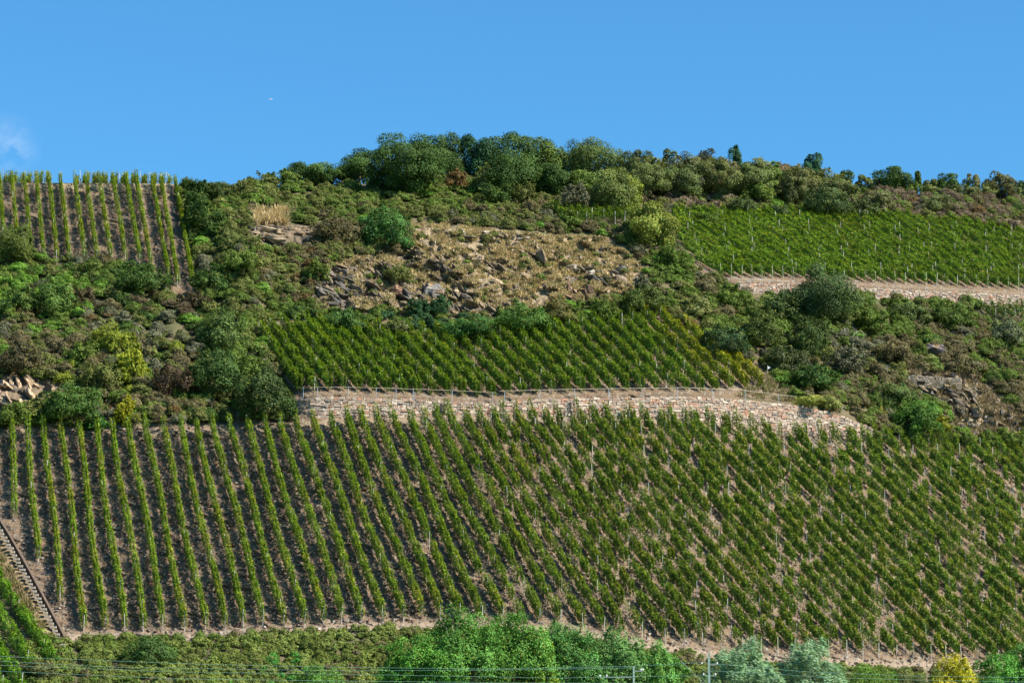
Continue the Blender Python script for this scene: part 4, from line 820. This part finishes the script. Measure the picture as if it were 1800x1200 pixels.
# bushes
for b in [
 (800, 336, 50, 38, 'russet', 'reddish bush between the biggest oak and the wood'), (853, 345, 50, 54, 'pale', 'pale green bush in front of the ridge wood'),
 (870, 362, 76, 40, 'dark', 'dark round bush below the pale bush of the ridge'), (925, 366, 50, 44, 'olive', 'olive bush right of the dark round bush on the ridge'),
 (1012, 372, 66, 50, 'grey', 'bare looking grey bush left of the pale round tree'), (1000, 402, 60, 32, 'mid', 'green bush left below the short vine rows'),
 (345, 362, 60, 50, 'dark', 'dark bush at the top right corner of the upper left vineyard'), (382, 352, 56, 36, (.05, .08, .025), 'green bush on the skyline right of the upper left vineyard'),
 (425, 350, 60, 30, 'olive', 'olive bush on the skyline left of the ridge wood'), (360, 420, 82, 66, 'dark', 'large dark bush right of the upper left vineyard'), (345, 385, 50, 45, 'dark', 'dark bush above the large dark one beside the upper left vineyard'), (395, 395, 50, 36, 'olive', 'olive bush between the dark bush and the tan dry wall'),
 (372, 518, 84, 50, 'dark', 'dark low bush right of the lower tip of the upper left vineyard'), (420, 480, 80, 40, 'mid', 'green bush below the large dark bush'), (440, 440, 46, 26, 'olive', 'small olive bush at the left foot of the tan ledges'),
 (678, 434, 108, 66, (.055, .14, .035), 'bright green round bush on top of the cliff'), (714, 440, 30, 22, (.05, .17, .04), 'small bright bush at the right foot of the bright round one'),
 (590, 425, 100, 40, 'brown', 'brown shrub left of the bright green round bush'), (700, 498, 60, 32, 'olive', 'olive shrub growing in the middle of the cliff'),
 (560, 500, 50, 40, 'mid', 'green shrub at the left edge of the cliff'), (1240, 402, 50, 26, 'mid', 'green shrub beside the upper right vineyard corner'),
 (1450, 382, 110, 52, (.06, .10, .035), 'big soft green bush above the upper right vineyard'), (1518, 384, 60, 34, (.07, .10, .04), 'soft green bush right of the big one above the upper right vineyard'),
 (1305, 378, 56, 32, (.07, .11, .04), 'green bush above the left part of the upper right vineyard'), (1372, 384, 44, 22, (.06, .10, .04), 'low green bush between two larger ones above the upper right vineyard'),
 (1390, 362, 60, 50, (.06, .08, .03), 'dark olive bush in front of the orange brown tree'), (1480, 358, 80, 40, 'olive', 'olive bush below the small round dark skyline tree'), (1330, 356, 70, 36, 'mid', 'green bush below the olive skyline tree'), (1222, 345, 90, 44, (.085, .10, .05), 'greyish olive bush below the flat topped tree'), (1160, 345, 60, 44, 'olive', 'olive bush below the spiky skyline tree'),
 (20, 470, 90, 80, (.10, .14, .03), 'yellowish green bush covering the foot of the upper left vineyard at the left edge'), (95, 556, 82, 66, (.11, .20, .045), 'bright soft green bush on the left slope'),
 (30, 556, 80, 50, (.08, .14, .03), 'green bush at the left edge below the vines'), (160, 500, 60, 40, (.10, .15, .03), 'green bush under the middle of the upper left vineyard'), (248, 520, 110, 60, 'dark', 'large dark green bush under the right part of the upper left vineyard'), (50, 530, 26, 30, 'maroon', 'small maroon bush left of the bright soft bush'), (150, 540, 40, 34, 'maroon', 'maroon bush right of the bright soft bush'),
 (195, 625, 90, 56, 'yellow', 'yellow green bush in the middle of the left slope'), (232, 672, 60, 60, (.26, .30, .03), 'brightest yellow bush low on the left slope'), (180, 690, 80, 56, 'olive', 'olive bush left of the brightest yellow one'), (40, 660, 110, 60, (.085, .075, .04), 'brown green bush above the orange ledges at the left edge'), (150, 640, 70, 40, (.12, .18, .035), 'fresh green shrub below the yellow bush on the left slope'),
 (395, 622, 96, 78, (.08, .13, .035), 'big leafy bush left of the middle vineyard corner'), (380, 690, 110, 76, (.05, .10, .028), 'big green bush below the leafy one'), (306, 700, 84, 62, (.075, .05, .035), 'dark maroon brown bush on the left slope'), (340, 545, 70, 30, 'maroon', 'low maroon shrub below the tip of the upper left vineyard'),
 (465, 742, 110, 96, (.05, .085, .028), 'big dark bush at the left end of the long stone wall'), (435, 680, 60, 60, 'mid', 'green bush left of the vine corner above the stone wall'), (505, 738, 36, 40, (.05, .12, .03), 'small green bush touching the left end of the long wall'),
 (135, 742, 130, 66, (.07, .14, .03), 'wide green bush just above the heads of the lower vine rows at left'), (218, 748, 36, 50, (.30, .30, .02), 'small bright yellow bush above the lower vineyard'), (30, 752, 80, 40, 'mid', 'green bush at the left edge above the lower vineyard'), (165, 760, 50, 26, (.05, .15, .03), 'low fresh green bush at the heads of the lower rows'), (60, 735, 60, 34, 'olive', 'olive bush below the orange ledges'),
 (600, 588, 90, 44, (.055, .12, .03), 'green bush above the left part of the middle vineyard'), (735, 558, 42, 36, 'teal', 'left one of two round bluish bushes under the big boulder'), (772, 556, 42, 36, 'teal', 'right one of two round bluish bushes under the big boulder'), (700, 596, 56, 36, (.11, .13, .05), 'pale shrub between the cliff and the middle vineyard'),
 (820, 602, 110, 46, (.04, .12, .028), 'lush green bush under the tan shattered slabs'), (920, 590, 110, 54, (.07, .15, .03), 'light green bush at the foot of the cliff right of the lush one'), (980, 572, 60, 44, (.13, .12, .04), 'orange tinged shrub at the foot of the cliff'), (1060, 568, 56, 40, 'mid', 'green shrub at the lower right foot of the cliff'), (1130, 552, 80, 50, (.10, .14, .035), 'green shrub above the right part of the middle vineyard'), (1180, 470, 60, 40, 'mid', 'green bush between the cliff and the upper right vineyard'), (1130, 520, 40, 32, 'grey', 'grey shrub at the right end of the cliff'),
 (1222, 562, 62, 40, (.24, .26, .09), 'pale yellow mounded bush right of the middle vineyard top'), (1272, 628, 100, 54, (.035, .08, .035), 'dark bluish bush at the upper right corner of the middle vineyard'), (1290, 545, 70, 44, 'mid', 'green bush below the short upper wall'), (1345, 612, 90, 64, (.08, .12, .03), 'leafy bush left of the big dark one on the right slope'), (1418, 634, 96, 84, (.05, .085, .024), 'big dark leafy bush in the middle of the right slope'), (1370, 560, 80, 44, (.05, .09, .028), 'green bush left below the tall round bush tree'),
 (1385, 660, 100, 50, (.07, .09, .04), 'soft olive bush right of the yellowing vines'), (1425, 690, 90, 52, (.05, .11, .028), 'green drooping bush above the creeper'), (1492, 662, 84, 52, 'grey', 'grey bare bush on the right slope'), (1535, 590, 70, 44, 'mid', 'green bush right below the tall round bush tree'), (1600, 570, 90, 40, (.09, .13, .04), 'light olive bush under the upper retaining wall'), (1670, 575, 80, 44, (.08, .13, .03), 'green bush left of the short vine rows at the right edge'),
 (1770, 610, 70, 50, (.14, .17, .09), 'greyish green bush near the right edge'), (1640, 606, 30, 16, (.05, .16, .05), 'green tuft on top of the dark rock'), (1568, 722, 90, 50, (.09, .14, .04), 'light green bush left of the grey outcrop'), (1612, 766, 90, 62, (.07, .16, .03), 'bright green bush above the lower vineyard at right'), (1655, 760, 30, 30, (.26, .27, .03), 'small yellow shrub at the right side of the bright green bush'), (1545, 740, 20, 24, (.28, .27, .06), 'tiny yellow shrub on the brown slope at right'), (1690, 660, 60, 34, 'brown', 'brown shrub right of the grey dry stone wall'), (1560, 640, 80, 40, 'brown', 'reddish brown shrub left of the grey dry stone wall'), (1775, 790, 60, 36, 'mid', 'green shrub at the right edge above the lower vineyard'), (1460, 560, 1, 1, 'mid', '')]:
    if b[5]: B(*b, leaf=.23 if b[3] > 30 else .2, clumps=int(20 + b[2] * .4), dens=1.05, warm=.04, cr=.25, frond=int(14 + b[2] * .6))
B(1425, 716, 80, 22, (.24, .26, .05), 'yellow green creeper spilling over the right end of the railing', name='creeper', cat='creeper', leaf=.2)
B(1460, 722, 50, 26, (.20, .22, .06), 'pale creeper hanging at the right end of the long wall', name='creeper', cat='creeper', leaf=.2)
# bare dead shrubs
def dead(u, v, h, label, seed):
    rng = np.random.default_rng(seed); P = surf([u], [v])[0]; s = P[1] / F; H = h * s; m = MB()
    def br(p, d, L, r, k):
        q = p + d * L; m.tube([p, (p + q) / 2 + rng.normal(size=3) * L * .07, q], [r, r * .8, r * .55], (.50, .46, .40), n=4)
        if k:
            for _ in range(3): br(q, unit(d + rng.normal(size=3) * .55), L * .62, r * .55, k - 1)
    for a in range(4): br(np.array([rng.normal() * .2, rng.normal() * .2, -.1]), unit(np.array([rng.normal() * .4, rng.normal() * .3, 1])), H * .45, .06, 3)
    o = m.build('dead_shrub', [M_bark], None, tuple(P)); tag(o, label, 'dead shrub')
dead(1492, 606, 34, 'bare whitish dead shrub in the middle of the right slope', 5); dead(1562, 668, 30, 'bare pale dead shrub left of the grey dry stone wall', 6)

# ------------------------------------------------------------------ trees along the bottom edge
for t in [
 (735, 1290, 150, 172, (.10, .27, .04), 'bright green robinia leftmost in the clump at the bottom'), (815, 1290, 150, 224, (.10, .25, .045), 'tallest bright green robinia in the clump at the bottom'),
 (905, 1290, 165, 216, (.11, .26, .045), 'bright green robinia right of the tallest one'), (995, 1290, 150, 196, (.08, .21, .05), 'bluish green robinia in the middle of the bottom clump'),
 (1075, 1290, 150, 182, (.10, .22, .06), 'grey green robinia right of the yellow tree'), (1150, 1290, 120, 168, (.10, .25, .05), 'green robinia at the right end of the bottom clump')]:
    T(*t, name='robinia_tree', leaf=.2, clumps=90, cr=.2, dens=.9, lo=-.2, warm=.04, frond=260)
T(945, 1305, 66, 188, (.19, .27, .025), 'yellow green young tree in front of the robinias', leaf=.2, clumps=40, cr=.22, frond=120)
T(838, 1300, 50, 136, (.16, .26, .12), 'silvery young willow in front of the robinias', name='willow_tree', wand=True, leaf=.34, clumps=30, cr=.22, frond=90)
T(1318, 1290, 150, 162, 'silver', 'silvery willow just right of the concrete pole', name='willow_tree', wand=True, leaf=.36, clumps=90, cr=.2, dens=2.2, frond=260)
T(1430, 1290, 130, 166, 'silver', 'silvery willow right of the one beside the pole', name='willow_tree', wand=True, leaf=.36, clumps=90, cr=.2, dens=2.2, frond=260)
T(1250, 1295, 70, 118, (.10, .17, .07), 'low grey green willow behind the concrete pole', name='willow_tree', wand=True, leaf=.36, clumps=36, cr=.22, dens=1.2, frond=120)
B(1530, 1290, 110, 120, (.10, .20, .03), 'fresh green bush right of the two willows at the bottom', leaf=.2, clumps=50)
B(1600, 1290, 90, 110, (.10, .12, .04), 'olive bush left of the golden bush at the bottom', leaf=.2, clumps=40)
B(1680, 1290, 110, 142, 'gold', 'golden yellow bush at the bottom right', leaf=.2, clumps=80, cr=.24, frond=160)
T(1752, 1290, 150, 158, (.09, .26, .04), 'bright green tree behind the golden bush at the bottom right', leaf=.2, clumps=60, cr=.22, frond=200)
T(1815, 1290, 140, 160, (.09, .22, .05), 'green tree in the bottom right corner', leaf=.2, clumps=50, cr=.22, frond=180)
B(270, 1168, 90, 50, (.06, .12, .03), 'dark green bush at the foot of the lower rows near the stairs', leaf=.2, clumps=36)
B(560, 1290, 110, 112, (.10, .22, .04), 'low bright green bush left of the robinias', leaf=.2, clumps=36)
B(65, 1200, 60, 40, (.10, .11, .04), 'olive bush beside the corner vines', leaf=.2)

# ------------------------------------------------------------------ line poles and wires
def pole(u, vt, D, w, label, ins, arm):
    t = ray(u, vt, D); zb = float(depth(u, 1300)); b = ray(u, 1330, D); H = t[2] - b[2]; root = empty('line_pole', b); tag(root, label, 'pole')
    m = MB(); m.box((0, 0, H / 2 - .5), (w, w, H + 1), (.30, .42, .36), taper=.8); m.build('shaft', [M_stone], root)
    for (dz, L) in arm:
        m = MB(); m.box((L / 2, 0, H - dz), (abs(L), .09, .1), (.25, .30, .28)); c = m.build('crossarm', [M_metal], root)
        for x in ins:
            k = MB(); k.tube([[x * L, 0, H - dz + .05], [x * L, 0, H - dz + .12], [x * L, 0, H - dz + .20], [x * L, 0, H - dz + .28]], [.05, .09, .06, .09], (.75, .75, .72), n=8); k.build('insulator', [M_metal], c)
    return root
pole(1248, 1148, 300, .26, 'grey green concrete line pole between the low willows at the bottom', (-.8, .9), [(1.1, .9), (2.2, .7)])
pole(1115, 1170, 300, .22, 'shorter concrete pole with white insulators in front of the robinias', (.8, 1.0), [(.5, .9), (1.1, -3.4)])
def wire(pts, label, r=.012, col=(.22, .42, .34), D=299):
    pts = np.array(pts, float); k = np.linspace(pts[0, 0], pts[-1, 0], 40); P = ray(k, np.interp(k, pts[:, 0], pts[:, 1]), D + 0 * k)
    m = MB(); m.tube(P - P[0], r, col, n=4); tag(m.build('overhead_wire', [M_metal], None, tuple(P[0])), label, 'wire', 'wires across the bottom of the view')
wire([(-60, 1150), (0, 1153), (360, 1167), (600, 1172), (866, 1175), (1115, 1170), (1190, 1166), (1248, 1163)], 'top wire running from the left edge to the taller pole')
wire([(-60, 1158), (200, 1172), (600, 1178), (860, 1177), (1115, 1173)], 'second wire from the top ending at the shorter pole')
wire([(-60, 1166), (300, 1180), (600, 1184), (980, 1191), (1115, 1188), (1260, 1187)], 'third wire from the top, passing below the shorter pole')
wire([(-60, 1176), (300, 1192), (600, 1196), (900, 1199), (1140, 1200)], 'lowest wire along the bottom left')
wire([(1248, 1165), (1310, 1171), (1420, 1180), (1600, 1187), (1860, 1191)], 'upper wire from the taller pole to the right edge')
wire([(1248, 1178), (1350, 1183), (1450, 1190), (1600, 1194), (1860, 1199)], 'lower wire from the taller pole to the right edge')
wire([(1196, 1160), (1215, 1178), (1240, 1203)], 'short slanting stay wire left of the taller pole', col=(.45, .45, .5))

# ------------------------------------------------------------------ small white signs, aircraft
def sign(u, v, D, label, s=.28):
    p = ray(u, v, D); m = MB(); m.add([[-s * .6, 0, s], [-s * .6, 0, -s], [s, 0, 0], [s, 0, .01], [-s * .6, .04, s], [-s * .6, .04, -s], [s, .04, 0], [s, .04, .01]], [[0, 1, 2, 3], [4, 7, 6, 5], [0, 4, 5, 1], [1, 5, 6, 2], [3, 7, 4, 0], [2, 6, 7, 3]], (.85, .85, .85))
    root = empty('marker_flag', p - [0, 0, 1.6]); tag(root, label, 'flag')
    m.v[0] = m.v[0] + np.array([.2, -.02, 1.6]); m.build('panel', [M_metal], root)
    k = MB(); k.tube([[0, 0, -.3], [0, 0, 1.9]], .025, (.5, .48, .42), n=4); k.build('stake', [M_wood], root)
sign(484, 569, float(depth(484, 574)) - .8, 'small white pennant at the upper left corner of the middle vineyard'); sign(1349, 646, float(depth(1349, 660)) - .8, 'small white square flag at the right tip of the middle vineyard', .24)
D = 9000.0; p = ray(475.5, 175, D); root = empty('airliner', p); tag(root, 'tiny white airliner high in the blue sky', 'airplane'); root.rotation_euler = (0, -.05, 0)
m = MB(); m.tube([[-5, 0, 0], [-4, 0, 0], [3.6, 0, 0], [5, 0, .1]], [.3, 1.3, 1.3, .4], (.9, .9, .9), n=10); m.build('fuselage', [M_metal], root)
for sgn in (-1, 1):
    m = MB(); m.add([[-.8, 0, -.2], [1.0, 0, -.2], [2.6, sgn * 5, 0], [1.9, sgn * 5, 0], [-.8, 0, -.35], [1.0, 0, -.35], [2.6, sgn * 5, -.12], [1.9, sgn * 5, -.12]], [[0, 1, 2, 3], [7, 6, 5, 4], [0, 3, 7, 4], [1, 5, 6, 2], [3, 2, 6, 7], [0, 4, 5, 1]], (.85, .85, .88)); m.build('wing', [M_metal], root)
m = MB(); m.add([[3.2, -.1, .5], [4.8, -.1, .5], [5.4, -.1, 2.3], [4.7, -.1, 2.3], [3.2, .1, .5], [4.8, .1, .5], [5.4, .1, 2.3], [4.7, .1, 2.3]], [[0, 1, 2, 3], [7, 6, 5, 4], [0, 3, 7, 4], [1, 5, 6, 2], [3, 2, 6, 7], [0, 4, 5, 1]], (.85, .85, .9)); m.build('tail_fin', [M_metal], root)
print('plant leaves', LEAF_N[0])
